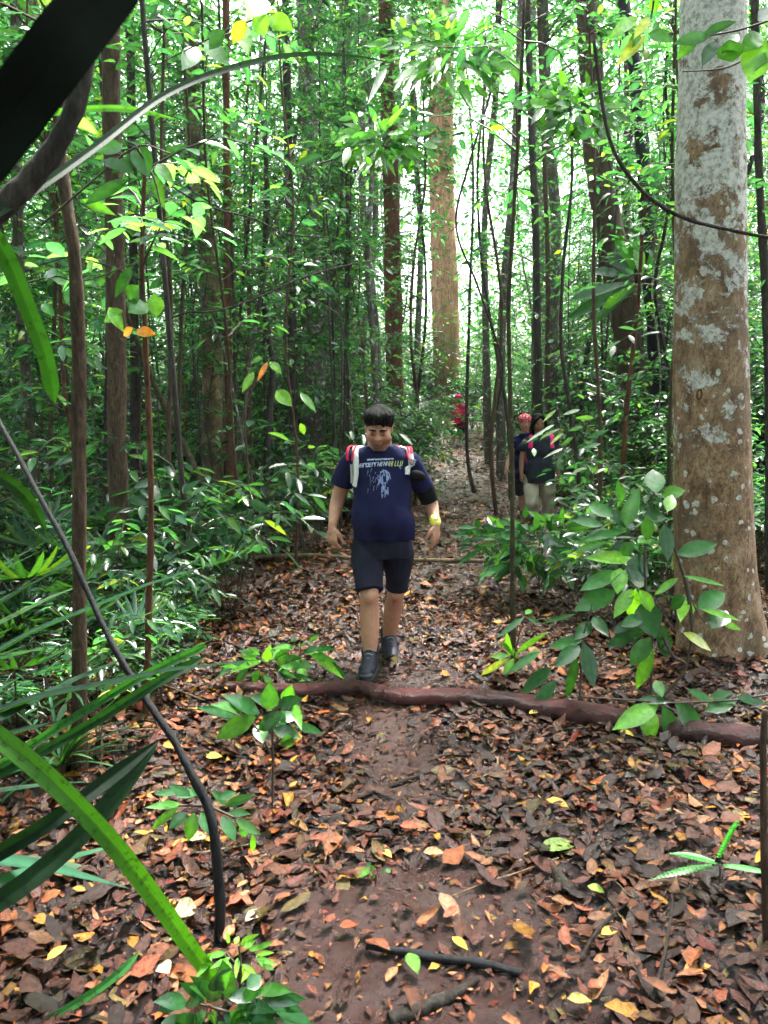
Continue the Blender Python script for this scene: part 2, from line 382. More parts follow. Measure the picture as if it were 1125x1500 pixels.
# ------------------------------------------------------------------ plant generators
GREENS = np.array([(.036, .112, .044), (.026, .09, .042), (.055, .15, .045), (.03, .105, .058), (.1, .2, .045), (.02, .066, .034)])
GP = np.array([.26, .24, .17, .15, .07, .11])
def greens(n, k=1.0, yellow=.02):
    c = GREENS[rng.choice(6, n, p=GP)] * rng.uniform(.7, 1.7, (n, 1)) * k
    y = rng.random(n) < yellow; c[y] = np.array([.22, .27, .03]) * rng.uniform(.7, 1.2, (y.sum(), 1)); return c
def spray(mb, o, d, Lb, k, ll, tpl='mid', mat=0, tmat=1, asp=.38, droopy=.25, kcol=1.0, twig=True, sag=.25, yellow=.02):
    o = np.asarray(o, float); d = nrm(np.asarray(d, float)); t = np.linspace(.18, 1, k)
    end = o + d * Lb; mid = o + d * Lb * .5 + np.array([0, 0, .06 * Lb]); end = end - np.array([0, 0, sag * Lb])
    c = spline([o, mid, end], 9); pts = np.stack([np.interp(t, np.linspace(0, 1, 9), c[:, i]) for i in range(3)], 1)
    if twig: tube(mb, c[::2], [.0035 + Lb * .005, .0015], sides=3, mat=tmat, cap=False, raw=True, col=(.035, .05, .018))
    side = nrm(np.cross(d, [0, 0, 1.0]) + 1e-6); s = np.where(np.arange(k) % 2, 1, -1)[:, None]
    s[-1] = 0
    D = d * rng.uniform(.35, .8, (k, 1)) + side * s * rng.uniform(.6, 1, (k, 1)) + np.array([0, 0, -1]) * rng.uniform(-.1, .7, (k, 1)) + rng.normal(0, .15, (k, 3))
    Nn = np.array([0, 0, 1.0]) + rng.normal(0, .38, (k, 3)); L = ll * rng.uniform(.7, 1.2, k)
    leaves(mb, pts, D, Nn, L, L * asp * rng.uniform(.8, 1.2, k), greens(k, kcol, yellow), tpl, rng.uniform(.05, .5, k) * droopy * 2, rng.uniform(.1, .5, k), mat)
def build_sapling(seed, h=5.0, nb=34, r=.022, ll=.12, leafm='leaf', trunkm='b_sap', zlo=.16, blen=.75, tpl='mid', asp=.4, k=1.0):
    global rng
    rng = np.random.default_rng(seed)
    bend = np.cumsum(rng.normal(0, .09, (7, 2)), 0); pts = np.column_stack([bend - bend[0], np.linspace(-.1, h, 7)])
    mb = MB(); tube(mb, pts, [r * 1.25, r, r * .8, r * .35], 26, 7, wob=.12); tm = mb.mesh('sapling_trunk', M[trunkm])
    c = spline(pts, 40); mb = MB()
    for i in range(nb):
        u = zlo + (1 - zlo) * rng.random() ** .85; a = rng.uniform(0, 2 * PI)
        o = np.array([np.interp(u, np.linspace(0, 1, 40), c[:, j]) for j in range(3)])
        Lb = blen * rng.uniform(.5, 1.2) * (1.15 - .55 * u)
        spray(mb, o, (math.cos(a), math.sin(a), rng.uniform(.05, .7)), Lb, int(rng.integers(7, 13)), ll, tpl, asp=asp, kcol=k)
    return tm, mb.mesh('sapling_crown', [M[leafm], M['twig']])
def build_tree(seed, h=14, r=.15, nb=46, ll=.15, zlo=.3, blen=2.6, trunkm='b_brown', k=1.0, per=8):
    global rng
    rng = np.random.default_rng(seed)
    bend = np.cumsum(rng.normal(0, .16, (7, 2)), 0); pts = np.column_stack([bend - bend[0], np.linspace(-.2, h, 7)])
    mb = MB(); tube(mb, pts, [r * 1.35, r, r * .9, r * .8, r * .3], 40, 12, wob=.08)
    c = spline(pts, 40); cb = MB()
    for i in range(nb):
        u = zlo + (1 - zlo) * rng.random() ** .8; a = rng.uniform(0, 2 * PI)
        o = np.array([np.interp(u, np.linspace(0, 1, 40), c[:, j]) for j in range(3)])
        Lb = blen * rng.uniform(.45, 1.1) * (1.2 - .6 * u); d = nrm(np.array([math.cos(a), math.sin(a), rng.uniform(.1, .8)]))
        e = o + d * Lb; tube(mb, [o, o + d * Lb * .5 + [0, 0, .1], e], [r * .22, r * .06], 8, 5, cap=False)
        for j in range(per):
            q = o + (e - o) * rng.uniform(.3, 1.05) + rng.normal(0, .12, 3); a2 = a + rng.normal(0, 1.1)
            spray(cb, q, (math.cos(a2), math.sin(a2), rng.uniform(-.2, .6)), rng.uniform(.5, .95), int(rng.integers(7, 11)), ll, 'far', asp=.45, kcol=k)
    return mb.mesh('tree_trunk', M[trunkm]), cb.mesh('tree_crown', [M['canopy'], M['twig']])
def build_herb(seed, h=.45, ns=4, ll=.11, asp=.38, tpl='mid', k=1.0, mat='leaf', nl=7):
    global rng
    rng = np.random.default_rng(seed); mb = MB(); sm = MB()
    for i in range(ns):
        a = rng.uniform(0, 2 * PI); ln = rng.uniform(.1, .5); hh = h * rng.uniform(.5, 1.1)
        top = np.array([math.cos(a) * ln * hh, math.sin(a) * ln * hh, hh])
        tube(sm, [(0, 0, -.03), top * .5 + [0, 0, .05 * h], top], [.004, .002], 8, 4)
        for j in range(3):
            a2 = a + j * 2.1 + rng.normal(0, .3)
            spray(mb, top * (1 - .18 * j), (math.cos(a2), math.sin(a2), rng.uniform(.1, .6)), h * rng.uniform(.3, .6), nl, ll, tpl, asp=asp, kcol=k, tmat=0)
    return sm.mesh('herb_stem', M['twig']), mb.mesh('herb_foliage', M[mat])
def build_strap(seed, n=22, L=.8, W=.03, k=.9, fan=False):
    global rng
    rng = np.random.default_rng(seed); mb = MB(); st = MB()
    if not fan:
        a = rng.uniform(0, 2 * PI, n); el = rng.uniform(.3, 1.3, n)
        D = np.stack([np.cos(a) * np.cos(el), np.sin(a) * np.cos(el), np.sin(el)], 1)
        Nn = np.stack([-np.cos(a) * np.sin(el), -np.sin(a) * np.sin(el), np.cos(el)], 1)
        LL = L * rng.uniform(.6, 1.1, n)
        leaves(mb, np.zeros((n, 3)) + [0, 0, .02], D, Nn, LL, W * rng.uniform(.8, 1.2, n), greens(n, k * .5, .0), 'blade', rng.uniform(.25, .7, n), .5)
        tube(st, [(0, 0, -.05), (0, 0, .05)], [.03, .02], 4, 7)
    else:
        for f in range(n):
            a = rng.uniform(0, 2 * PI); el = rng.uniform(.5, 1.3); d = np.array([math.cos(a) * math.cos(el), math.sin(a) * math.cos(el), math.sin(el)])
            pl = L * rng.uniform(.7, 1.2); e = d * pl; tube(st, [(0, 0, -.05), e * .5 + [0, 0, .03], e], [.007, .004], 8, 5)
            s = nrm(np.cross(d, [0, 0, 1])); out = nrm(np.array([d[0], d[1], .15])); kf = 15
            th = np.linspace(-1.9, 1.9, kf) + rng.normal(0, .05, kf); D = np.cos(th)[:, None] * out + np.sin(th)[:, None] * s + [0, 0, .12]
            leaves(mb, np.tile(e, (kf, 1)), D, np.cross(s, out) * -1 + rng.normal(0, .1, (kf, 3)), .42 * L * rng.uniform(.85, 1.1, kf), W * .95, greens(kf, k * .5, 0), 'blade', rng.uniform(.1, .35, kf), .35)
    return st.mesh('palm_stem', M['b_brown']), mb.mesh('palm_fronds', M['blade'])
def put(kind, meshes, names, x, y, sc, rz, label, cat, group, tilt=0.0, z=None):
    o = empty(kind, (x, y, float(H(x, y)) if z is None else z), rz, label, cat, group); o.scale = (sc, sc, sc)
    o.rotation_euler = (tilt, tilt * .5, rz)
    for me, nm in zip(meshes, names): link(nm, me, o)
    return o

R0 = np.random.default_rng(5)
def free(x, y, margin):
    """keep the trail and the sight lines to the walkers clear"""
    c = margin + (.55 if y < 9 else .25)
    if abs(x - float(path_x(y))) < c: return False
    if y < 11.3:
        px, _ = px_of(x, y, 1.0); m = 1125 * margin / y * .8
        if 470 - m < px < 660 + m and y < 5.2: return False
        if 720 - m < px < 850 + m: return False
    if y < 23:
        px, _ = px_of(x, y, 1.0)
        if 612 < px < 722 and y < 22.5: return False
    px, _ = px_of(x, y, 3.0)
    for a, b, d in LM:
        if a < px < b and y < d: return False
    if math.hypot(x - 2.0, y - 4.7) < .7: return False
    return True

def where(x, y):
    px, _ = px_of(x, y, 1.2)
    z_ = [(60, 'near the left border'), (150, 'by the thin left trunk'), (250, 'by the mottled brown trunk'), (350, 'by the pale tan trunk'), (420, 'by the crooked sapling'), (500, 'by the grey mottled tree'), (600, 'behind the man'), (690, 'by the orange trunk'), (830, 'around the two women'), (900, 'left of the leaning vine tree'), (975, 'by the black buttressed trunk'), (1060, 'behind the lichen trunk')]
    for a, b in z_:
        if px < a: break
    else: b = 'near the right border'
    return b + (', nearest the viewer' if y < 5.5 else ', farther in than the log' if y < 6.6 else ', close to the trail' if y < 9 else ', farther back' if y < 16 else ', deep in the forest')
# --- background trees (tall)
LM = [(298, 330, 7.5), (446, 478, 9), (868, 965, 10.5), (562, 592, 13), (778, 798, 12.5)]
TV = [build_tree(100 + i, h=[13, 16, 12, 15, 14][i], r=[.08, .13, .06, .11, .08][i], trunkm=['b_brown', 'b_grey', 'b_dark', 'b_brown', 'b_grey'][i], nb=[48, 54, 48, 52, 48][i], zlo=[.08, .12, .06, .18, .1][i], per=9, k=[1, 1.1, .9, 1.2, 1][i]) for i in range(5)]
TL = ['slim brown forest tree', 'tall grey mottled forest tree', 'thin dark forest tree', 'straight brown forest tree', 'pale grey forest tree']
TC = build_tree(120, h=17, r=.075, trunkm='b_grey', nb=70, zlo=.5, per=10, k=1.1)
for (px, Y, lb) in [(552, 15.5, 'grey tree whose leafy crown hides the top of the orange trunk'), (604, 19.5, 'grey tree with a high crown just left of the orange trunk'), (716, 18, 'grey tree with a high crown just right of the orange trunk'), (735, 15, 'grey tree with a high crown above the far hiker'), (530, 19, 'grey tree with a high crown right of the mottled tree')]:
    put('forest_tree', TC, ('trunk', 'crown'), (px - 562.5) / 1125 * Y, Y, 1.0, px * .7, lb, 'tree', None)
n = 0
while n < 42:
    y = R0.uniform(12.5, 38); x = R0.uniform(-.62, .62) * y
    if not free(x, y, .9): continue
    px, _ = px_of(x, y, 3)
    if y < 30 and 600 < px < 705: continue
    if y < 22 and 520 < px < 600 and R0.random() < .6: continue
    i = int(R0.integers(0, 5)); n += 1
    put('forest_tree', TV[i], ('trunk', 'crown'), x, y, R0.uniform(.75, 1.15), R0.uniform(0, 6.28), TL[i] + ' ' + where(x, y), 'tree', 'background trees of the forest', R0.normal(0, .03))
# --- saplings
SV = [build_sapling(200 + i, h=[4.5, 5.5, 6.5, 3.4, 5, 7.5, 2.4, 6][i], nb=[100, 116, 126, 92, 84, 140, 66, 116][i], r=[.013, .017, .022, .011, .016, .025, .009, .018][i], ll=[.105, .12, .095, .11, .135, .1, .105, .09][i], trunkm=['b_sap', 'b_dark', 'b_brown', 'b_sap', 'b_red', 'b_grey', 'b_sap', 'b_grey'][i], zlo=[.12, .2, .25, .1, .2, .3, .1, .2][i], k=[1, .85, 1, 1.15, .95, .9, 1.1, 1][i]) for i in range(8)]
SLb = ['thin green sapling', 'thin dark leafy sapling', 'tall brown sapling', 'short pale green sapling', 'reddish stemmed sapling', 'very tall grey sapling', 'waist high sapling', 'grey small leaved sapling']
n = 0
while n < 270:
    y = R0.uniform(0, 1) ** .8 * 26 + 6.0; x = R0.uniform(-.64, .64) * (y + .5)
    if not free(x, y, .85 if y < 12 else .6): continue
    i = int(R0.integers(0, 8)); n += 1
    put('sapling', SV[i], ('trunk', 'crown'), x, y, R0.uniform(.75, 1.25), R0.uniform(0, 6.28), SLb[i] + ' ' + where(x, y), 'sapling', 'saplings crowding the undergrowth', R0.normal(0, .05))
YV = [build_sapling(260 + i, h=[5.5, 7, 6, 8][i], nb=[22, 30, 16, 34][i], r=[.009, .012, .01, .016][i], ll=[.1, .09, .12, .1][i], trunkm=['b_dark', 'b_grey', 'b_brown', 'b_dark'][i], zlo=[.4, .42, .3, .4][i], k=.9) for i in range(4)]
YL = ['thin bare dark pole', 'thin pale grey pole', 'thin brown pole', 'tall bare dark pole']
n = 0
while n < 120:
    y = R0.uniform(5.2, 17); x = R0.uniform(-.62, .6) * (y + .3)
    if not free(x, y, .8) or (x > 0 and R0.random() < .35): continue
    i = int(R0.integers(0, 4)); n += 1
    put('young_tree', YV[i], ('trunk', 'crown'), x, y, R0.uniform(.8, 1.25), R0.uniform(0, 6.28), YL[i] + ' ' + where(x, y), 'young tree', 'bare poles of the undergrowth', R0.normal(0, .07))
# --- herbs and low plants
HV = [build_herb(300 + i, h=[.35, .5, .7, .3, .9, .6][i], ns=[4, 5, 6, 3, 7, 5][i], ll=[.08, .1, .13, .07, .14, .12][i], asp=[.35, .42, .3, .45, .36, .25][i], k=[1.1, .8, .7, 1.2, .7, .75][i]) for i in range(6)]
HL = ['small bright seedling', 'low leafy herb', 'knee high long leaved plant', 'tiny green seedling', 'bushy low plant', 'narrow leaved herb']
BV = [build_herb(330 + i, h=[1.3, 1.7, 2.2, 1.1][i], ns=[24, 30, 36, 22][i], ll=[.1, .095, .11, .08][i], asp=[.38, .42, .36, .45][i], k=[.75, .9, .65, .9][i], nl=12) for i in range(4)]
BL = ['chest high leafy bush', 'bright leafy bush', 'tall dark bush', 'dense small leaved bush']
n = 0
while n < 190:
    y = R0.uniform(0, 1) ** .9 * 26 + 7.4; x = R0.uniform(-.62, .62) * (y + .5)
    if not free(x, y, 1.25 if y < 14 else .9) or (x < -.5 and y < 10.5 and R0.random() < .6): continue
    px, _ = px_of(x, y, 1.0)
    if y < 12 and 655 < px < 860: continue
    i = int(R0.integers(0, 4)); n += 1
    put('bush', BV[i], ('stem', 'foliage'), x, y, R0.uniform(.8, 1.35), R0.uniform(0, 6.28), BL[i] + ' ' + where(x, y), 'bush', 'leafy bushes of the undergrowth')
n = 0
while n < 40:
    y = R0.uniform(24.5, 36); x = R0.uniform(-1.5, 6.5); i = int(R0.integers(0, 4)); n += 1
    put('bush', BV[i], ('stem', 'foliage'), x, y, R0.uniform(.9, 1.6), R0.uniform(0, 6.28), BL[i] + ' closing the far end of the trail', 'bush', 'leafy bushes of the undergrowth')
HK = ['seedling', 'leafy_herb', 'long_leaved_plant', 'seedling', 'low_shrub', 'narrow_leaved_herb']
n = 0
while n < 46:
    y = R0.uniform(11.8, 24); x = float(path_x(y)) + R0.choice([-1, 1]) * R0.uniform(.5, 1.6)
    px, _ = px_of(x, y, .5)
    if 610 < px < 735 or (y < 12.5 and 740 < px < 840): continue
    i = int(R0.integers(0, 6)); n += 1
    put(HK[i], HV[i], ('stem', 'foliage'), x, y, R0.uniform(.8, 1.5), R0.uniform(0, 6.28), HL[i] + ' along the far trail', 'plant', 'low plants of the forest floor')
HK = ['seedling', 'leafy_herb', 'long_leaved_plant', 'seedling', 'low_shrub', 'narrow_leaved_herb']
n = 0
while n < 290:
    y = R0.uniform(0, 1) ** 1.2 * 20 + 5.6; x = R0.uniform(-.6, .6) * (y + .5)
    dx = abs(x - float(path_x(y)))
    if dx < (1.35 if y < 9 else .6 + .75 * max(0, (11 - y) / 2)): continue
    i = int(R0.integers(0, 6))
    px, _ = px_of(x, y, .4)
    if 10 < y < 22.5 and 630 < px < 715: continue
    if y < 10 and 730 < px < 840 and i in (2, 4, 5): continue
    n += 1
    put(HK[i], HV[i], ('stem', 'foliage'), x, y, R0.uniform(.8, 1.5), R0.uniform(0, 6.28), HL[i] + ' ' + where(x, y), 'plant', 'low plants of the forest floor')
n = 0
while n < 44:
    y = R0.uniform(3.3, 8.2); x = R0.uniform(-.56 * y - .2, 1.0)
    px, py = px_of(x, y, .0)
    lim = np.interp(py, [740, 780, 850, 900, 1000, 1150], [600, 480, 330, 300, 250, 110])
    if px > lim or py > 1140: continue
    i = int(R0.choice([1, 2, 4, 5, 5, 2])); n += 1
    put(HK[i], HV[i], ('stem', 'foliage'), x, y, R0.uniform(.55, 1.0) * (.6 if y < 4.6 else 1), R0.uniform(0, 6.28), HL[i] + ' ' + where(x, y), 'plant', 'low plants of the forest floor')
n = 0
while n < 34:
    px, py = R0.uniform(120, 345), R0.uniform(860, 1040)
    if px > np.interp(py, [860, 960, 1040], [345, 300, 240]): continue
    g = G(px, py); i = int(R0.choice([0, 2, 5, 3])); n += 1
    put(HK[i], HV[i], ('stem', 'foliage'), g[0], g[1], R0.uniform(.45, .85), R0.uniform(0, 6.28), HL[i] + ' ' + where(g[0], g[1]), 'plant', 'low plants of the forest floor')
for (px, py, i, sc, lb) in [(905, 915, 4, .8, 'bushy plant behind the broadleaf shrub'), (850, 900, 2, .9, 'long leaved plant left of the broadleaf shrub'), (955, 900, 2, .9, 'long leaved plant against the lichen trunk'), (880, 845, 4, .9, 'bushy plant behind the broadleaf shrub, nearer the women'), (820, 850, 5, 1.0, 'narrow leaved plant at the right edge of the trail'), (960, 850, 4, 1.0, 'bushy plant left behind the lichen trunk'), (1110, 840, 4, 1.0, 'bushy plant at the right border behind the lichen trunk'), (905, 800, 1, 1.3, 'leafy herb in the shade right of the women')]:
    g = G(px, py); put(HK[i], HV[i], ('stem', 'foliage'), g[0], g[1], sc, px * 1.0, lb, 'plant', None)
# --- strap leaved and fan palms on the left
PV = [build_strap(400, 24, .75, .03), build_strap(401, 30, .55, .02, 1.1), build_strap(402, 6, .8, .035, 1, True), build_strap(403, 8, .6, .03, .9, True)]
for i, (px, py, v, sc, lb) in enumerate([
    (160, 930, 2, 1.0, 'fan palm with pale stiff fingers rising beside the brown trunk'), (40, 930, 0, 1.15, 'large dark rosette of strap leaves at the left edge'),
    (75, 1010, 3, .9, 'low fan palm in the dark corner of the left undergrowth'), (25, 1060, 2, .8, 'fan palm half hidden at the left border of the trail'),
    (240, 900, 1, .8, 'small grassy rosette between thin stems left of the trail'), (90, 1130, 1, .8, 'small grassy rosette under the big strap leaves'),
    (130, 880, 3, 1.0, 'fan palm deeper behind the left brown trunk'), (440, 775, 0, .8, 'strap leaved clump just behind the walking man'),
    (470, 740, 1, 1.4, 'grassy clump at the foot of the grey mottled trunk'), (860, 800, 3, .8, 'fan palm in the shade right of the two women'),
    (920, 850, 1, 1.0, 'grassy rosette in front of the dark vine covered tree'), (-60, 960, 2, 1.3, 'tall fan palm leaning in from the left border')]):
    g = G(px, py); put('fan_palm' if v >= 2 else 'strap_leaf_plant', PV[v], ('stem', 'fronds'), g[0], g[1], sc, R0.uniform(0, 6.28), lb, 'palm' if v >= 2 else 'plant', None)
for (x, y, v, sc, lb) in [(-2.05, 2.1, 0, 2.1, 'huge dark strap leaved rosette added for shade, cut by the left border near the viewpoint'), (-2.5, 3.3, 0, 1.7, 'dark strap leaved rosette added for shade at the left border behind the nearest one'), (-1.75, 1.2, 0, 1.9, 'strap leaved rosette added for shade beside the pandanus, left of the frame')]:
    put('strap_leaf_plant', PV[v], ('stem', 'fronds'), x, y, sc, x * 3, lb, 'plant', None)  # rosettes added to block light from the lower left foreground
# --- distant wood: one mass
def far_wood():
    global rng
    rng = np.random.default_rng(77); mb = MB(); nc = 5200
    a = rng.uniform(-.72, .72, nc); R = rng.uniform(36, 66, nc); z = rng.uniform(0, 1, nc) ** 1.4 * 30
    gap = np.exp(-((a - .03) / .07) ** 2) * .9 + np.exp(-((a - .0) / .02) ** 2) * .05
    k = rng.random(nc) > gap * np.where(z < 5, .15, np.where(z > 15, .3, 1)) * .95
    a, R, z = a[k], R[k], z[k]; nc = len(a); per = 22
    c = np.stack([np.sin(a) * R, np.cos(a) * R, z + .05 * R], 1); p = np.repeat(c, per, 0) + rng.normal(0, 1, (nc * per, 3)) * [.9, .9, .55]
    n = len(p); D = rng.normal(0, 1, (n, 3)) + [0, 0, -.5]; Nn = rng.normal(0, .7, (n, 3)) + [0, 0, 1]
    L = rng.uniform(.22, .42, n); leaves(mb, p, D, Nn, L, L * .5, greens(n, 1.4), 'far', .3, .3)
    o = link('distant_foliage', mb.mesh('distant_foliage', M['canopy'])); tag(o, 'mass of distant green forest foliage behind all the trees', 'foliage', kind='stuff')
far_wood()
# --- trees and bushes added out of view around the camera to shade the foreground
for (x, y, i, sc, lb) in [(-4.2, 1.0, 1, .8, 'grey forest tree added for shade just outside the left border of the view'), (-2.2, -3.6, 0, .9, 'slim brown tree added for shade behind the viewpoint on the left'), (2.6, -4.2, 2, .9, 'thin dark tree added for shade behind the viewpoint on the right'), (-6.5, 4.4, 3, .85, 'orange brown tree added for shade left beyond the pandanus'), (5.6, 2.0, 4, .8, 'pale tan tree added for shade outside the right border of the view')]:
    put('forest_tree', TV[i], ('trunk', 'crown'), x, y, sc, 1.3 * i, lb, 'tree', None)
RBH = np.random.default_rng(41); nb_ = 0
while nb_ < 22:
    x, y = RBH.uniform(-9, 8), RBH.uniform(-9, 4.5)
    if math.hypot(x, y) < 2.6 or abs(x) < .62 * max(y, 0) + 1.6: continue
    i = nb_ % 5; put('forest_tree', TV[i], ('trunk', 'crown'), x, y, RBH.uniform(.6, .95), RBH.uniform(0, 6.28), 'forest tree behind or beside the viewpoint, outside the photograph', 'tree', 'trees around the viewpoint'); nb_ += 1
for (x, y, i, sc, lb) in [(-2.3, .2, 1, .62, 'small grey tree added to shade the left foreground'), (-2.9, 2.2, 0, .55, 'small brown tree added for shade over the left border'), (1.9, -1.4, 3, .6, 'small brown tree added for shade behind the viewpoint'), (-.6, -2.0, 4, .6, 'small grey tree added for shade just behind the viewpoint')]:
    put('forest_tree', TV[i], ('trunk', 'crown'), x, y, sc, 1.1 * i, lb, 'tree', None)
for (x, y, i, sc, lb) in [(-2.5, 1.7, 2, .8, 'tall dark bush added for shade at the left edge of the foreground'), (-2.0, .4, 1, .9, 'bright bush added for shade left of the viewpoint'), (-3.1, 3.3, 0, .9, 'chest high bush added for shade in the dark left foreground'), (-1.5, -.9, 2, .8, 'tall dark bush added for shade behind the viewpoint')]:
    put('bush', BV[i], ('stem', 'foliage'), x, y, sc, 1.7 * i, lb, 'bush', None)
for (x, y, i, sc, lb) in [(-1.9, 1.2, 4, .9, 'reddish stemmed sapling added for shade beside the left foreground leaves'), (-2.8, 2.6, 1, .9, 'thin dark sapling added to shade the left foreground'), (-3.4, 4.2, 5, .7, 'tall dark whip added to shade the left foreground'), (-1.4, -.6, 0, 1.0, 'slender sapling added for shade behind the viewpoint')]:
    put('sapling', SV[i], ('trunk', 'crown'), x, y, sc, 2.1 * i, lb, 'sapling', None)
# ------------------------------------------------------------------ individual trees of the photograph
def tr_pts(Y, pts, dy=None):
    q = [P(a, b, Y) for a, b in pts]
    b = q[0].copy(); hz = float(H(b[0], b[1])); q[0] = np.array([b[0], b[1], hz - .12])
    return q
def notable(kind, label, Y, pts, r, mat, sides=14, wob=.06, n=60, crown=None, top=None, flare=1.25, sprays=0, ll=.13, cat='tree', z0=1.2, z1=6):
    q = tr_pts(Y, pts)
    if top:
        d = q[-1] - q[-2]; d = d / d[2]; q.append(q[-1] + d * max(1.0, top - q[-1][2]))
    base = q[0] + [0, 0, .12]; o = empty(kind, base, 0, label, cat)
    zz = np.array([p[2] for p in q]); rr = [r[0] * flare, r[0] * 1.06] + list(np.linspace(r[0], r[1], 8))
    mb = MB(); c = spline(q, n); tube(mb, c, rr, sides=sides, wob=wob, raw=True); link('trunk', mb.mesh('trunk', M[mat], origin=base), o)
    cb = MB()
    if sprays:
        for i in range(sprays):
            z = rng.uniform(z0, z1); j = min(np.searchsorted(c[:, 2], z), n - 1); a = rng.uniform(0, 2 * PI); ln = rng.uniform(.35, .8)
            spray(cb, c[j], (math.cos(a), math.sin(a), rng.uniform(0, .6)), ln, int(rng.integers(7, 12)), ll, 'mid', asp=.4)
    if crown:
        R, cnt, lz = crown; tp = c[-1]
        for i in range(cnt):
            v = rng.normal(0, 1, 3); v = v / np.linalg.norm(v) * rng.uniform(.35, 1) ** .5 * R * np.array([1, 1, .7]); a = rng.uniform(0, 2 * PI)
            spray(cb, tp + v + [0, 0, R * .3], (math.cos(a), math.sin(a), rng.uniform(-.2, .5)), rng.uniform(.6, 1), 9, lz, 'far', asp=.45)
    if sprays or crown: link('crown', cb.mesh('crown', [M['leaf'], M['twig']], origin=base), o)
    return o, c
rng = np.random.default_rng(900)
# the big lichen tree
def lichen_tree():
    Y = 4.92; base = P(1050, 975, Y); base[2] = float(H(base[0], base[1]))
    o = empty('lichen_tree', base, 0, 'big pale trunk blotched with white lichen standing on the right', 'tree')
    cx = [P(1052, 975, Y), P(1047, 850, Y), P(1041, 600, Y), P(1040, 300, Y), P(1044, 0, Y)]
    zs = np.concatenate([np.linspace(-.15, .8, 34), np.linspace(.83, 5.5, 110), np.linspace(5.7, 13, 30)]); nz = len(zs); sd = 72
    a = np.arange(sd) * 2 * PI / sd
    X = np.interp(zs, [c[2] for c in cx], [c[0] for c in cx])
    r = np.interp(zs, [-.15, .0, .12, .3, .6, 1.2, 1.6, 3, 4.5, 13], [.34, .295, .275, .262, .247, .236, .228, .2, .172, .1])
    V = []
    for i, z in enumerate(zs):
        fl = math.exp(-max(z, 0) / .22)
        lob = .16 * fl * (np.cos(3 * a + .9) + .6 * np.cos(5 * a + 2.2)) + .012 * np.sin(9 * a + 3 * z) * np.sin(2.2 * z + a * 2) + .008 * np.sin(4 * a - 5.5 * z) + .006 * np.sin(17 * a + 11 * z)
        rr = r[i] * (1 + lob); V.append(np.stack([X[i] + rr * np.cos(a), Y + rr * np.sin(a), np.full(sd, base[2] + z)], 1))
    V = np.concatenate(V); idx = np.arange((nz - 1) * sd).reshape(nz - 1, sd); nx = np.roll(idx, -1, 1)
    mb = MB(); mb.add(V, np.stack([idx, nx, nx + sd, idx + sd], -1).reshape(-1, 4)); tk = link('trunk', mb.mesh('trunk', M['b_lichen'], origin=base), o)
    # knot scar at eye height
    kb = MB(); k = P(1024, 578, Y - .24); ring = [k + np.array([.014 * math.cos(t), -.004, .03 * math.sin(t)]) for t in np.linspace(0, 2 * PI, 15)]
    tube(kb, ring, [.006, .006], sides=6, raw=True); link('bark_scar', kb.mesh('scar', M['b_red'], origin=base), tk)
    cb = MB(); tp = np.array([X[-1], Y, base[2] + 12.5])
    for i in range(190):
        v = rng.normal(0, 1, 3); v = v / np.linalg.norm(v) * rng.uniform(.3, 1) ** .5 * 3.2 * np.array([1, 1, .55]); a2 = rng.uniform(0, 6.28)
        spray(cb, tp + v, (math.cos(a2), math.sin(a2), .2), rng.uniform(.6, 1), 8, .18, 'far', asp=.45)
    link('crown', cb.mesh('crown', [M['canopy'], M['twig']], origin=base), o)
lichen_tree()
T = notable
T('slender_tree', 'straight thin brown trunk nearest the camera on the left', 3.15, [(117, 1150), (116, 900), (116, 600), (111, 400), (95, 280), (86, 180), (92, 0)], (.029, .02), 'b_brown', 10, .1, 60, (1.2, 30, .15), 6.5, sprays=8, z0=2.6, z1=5)
T('slender_tree', 'mottled brown trunk with a pale patch, left of the reddish stem', 5.7, [(180, 905), (173, 700), (169, 400), (160, 0)], (.072, .055), 'b_brown', 14, .08, 60, (1.8, 60, .15), 8, sprays=10, z0=3, z1=6)
T('slender_tree', 'dark trunk rising behind the mottled brown one on the left', 8.6, [(198, 800), (196, 400), (190, 0)], (.05, .04), 'b_dark', 10, .1, 50, (1.6, 50, .14), 9, sprays=14, z0=2.2, z1=6)
T('red_stem_sapling', 'thin reddish stem left of the trail with bare lower half', 3.6, [(212, 1090), (218, 900), (221, 700), (213, 500), (208, 380), (212, 250)], (.016, .009), 'b_red', 9, .12, 60, None, None, sprays=9, z0=2.1, z1=3.1, cat='sapling')
T('slender_tree', 'dark trunk with a pale grey side at the far left', 7.0, [(58, 850), (50, 700), (38, 560), (26, 330), (22, 0)], (.05, .04), 'b_grey', 10, .1, 50, (1.6, 50, .14), 8, sprays=12, z0=2, z1=6)
T('tan_tree', 'pale orange tan trunk in the left middle distance', 9.0, [(312, 800), (312, 650), (311, 500), (300, 330), (286, 220), (275, 0)], (.125, .07), 'b_pale', 16, .05, 60, (2, 80, .15), 9, sprays=16, z0=2.6, z1=7)
T('leaning_sapling', 'mossy sapling leaning left across the undergrowth', 7.6, [(330, 860), (300, 720), (255, 625), (225, 560), (190, 470), (165, 380)], (.034, .018), 'b_sap', 9, .1, 50, None, None, sprays=12, z0=1.8, z1=3.4, cat='sapling')
T('slender_tree', 'dark reddish thin trunk just right of the tan tree', 8.5, [(339, 800), (335, 600), (333, 400), (331, 0)], (.043, .034), 'b_red', 10, .08, 50, (1.6, 50, .14), 9, sprays=14, z0=2, z1=6)
T('crooked_sapling', 'crooked dark sapling with a kink at mid height', 9.0, [(388, 800), (391, 680), (396, 590), (399, 530), (390, 470), (384, 400), (392, 320), (388, 200)], (.04, .022), 'b_dark', 9, .14, 60, None, None, sprays=14, z0=1.9, z1=4.5, cat='sapling')
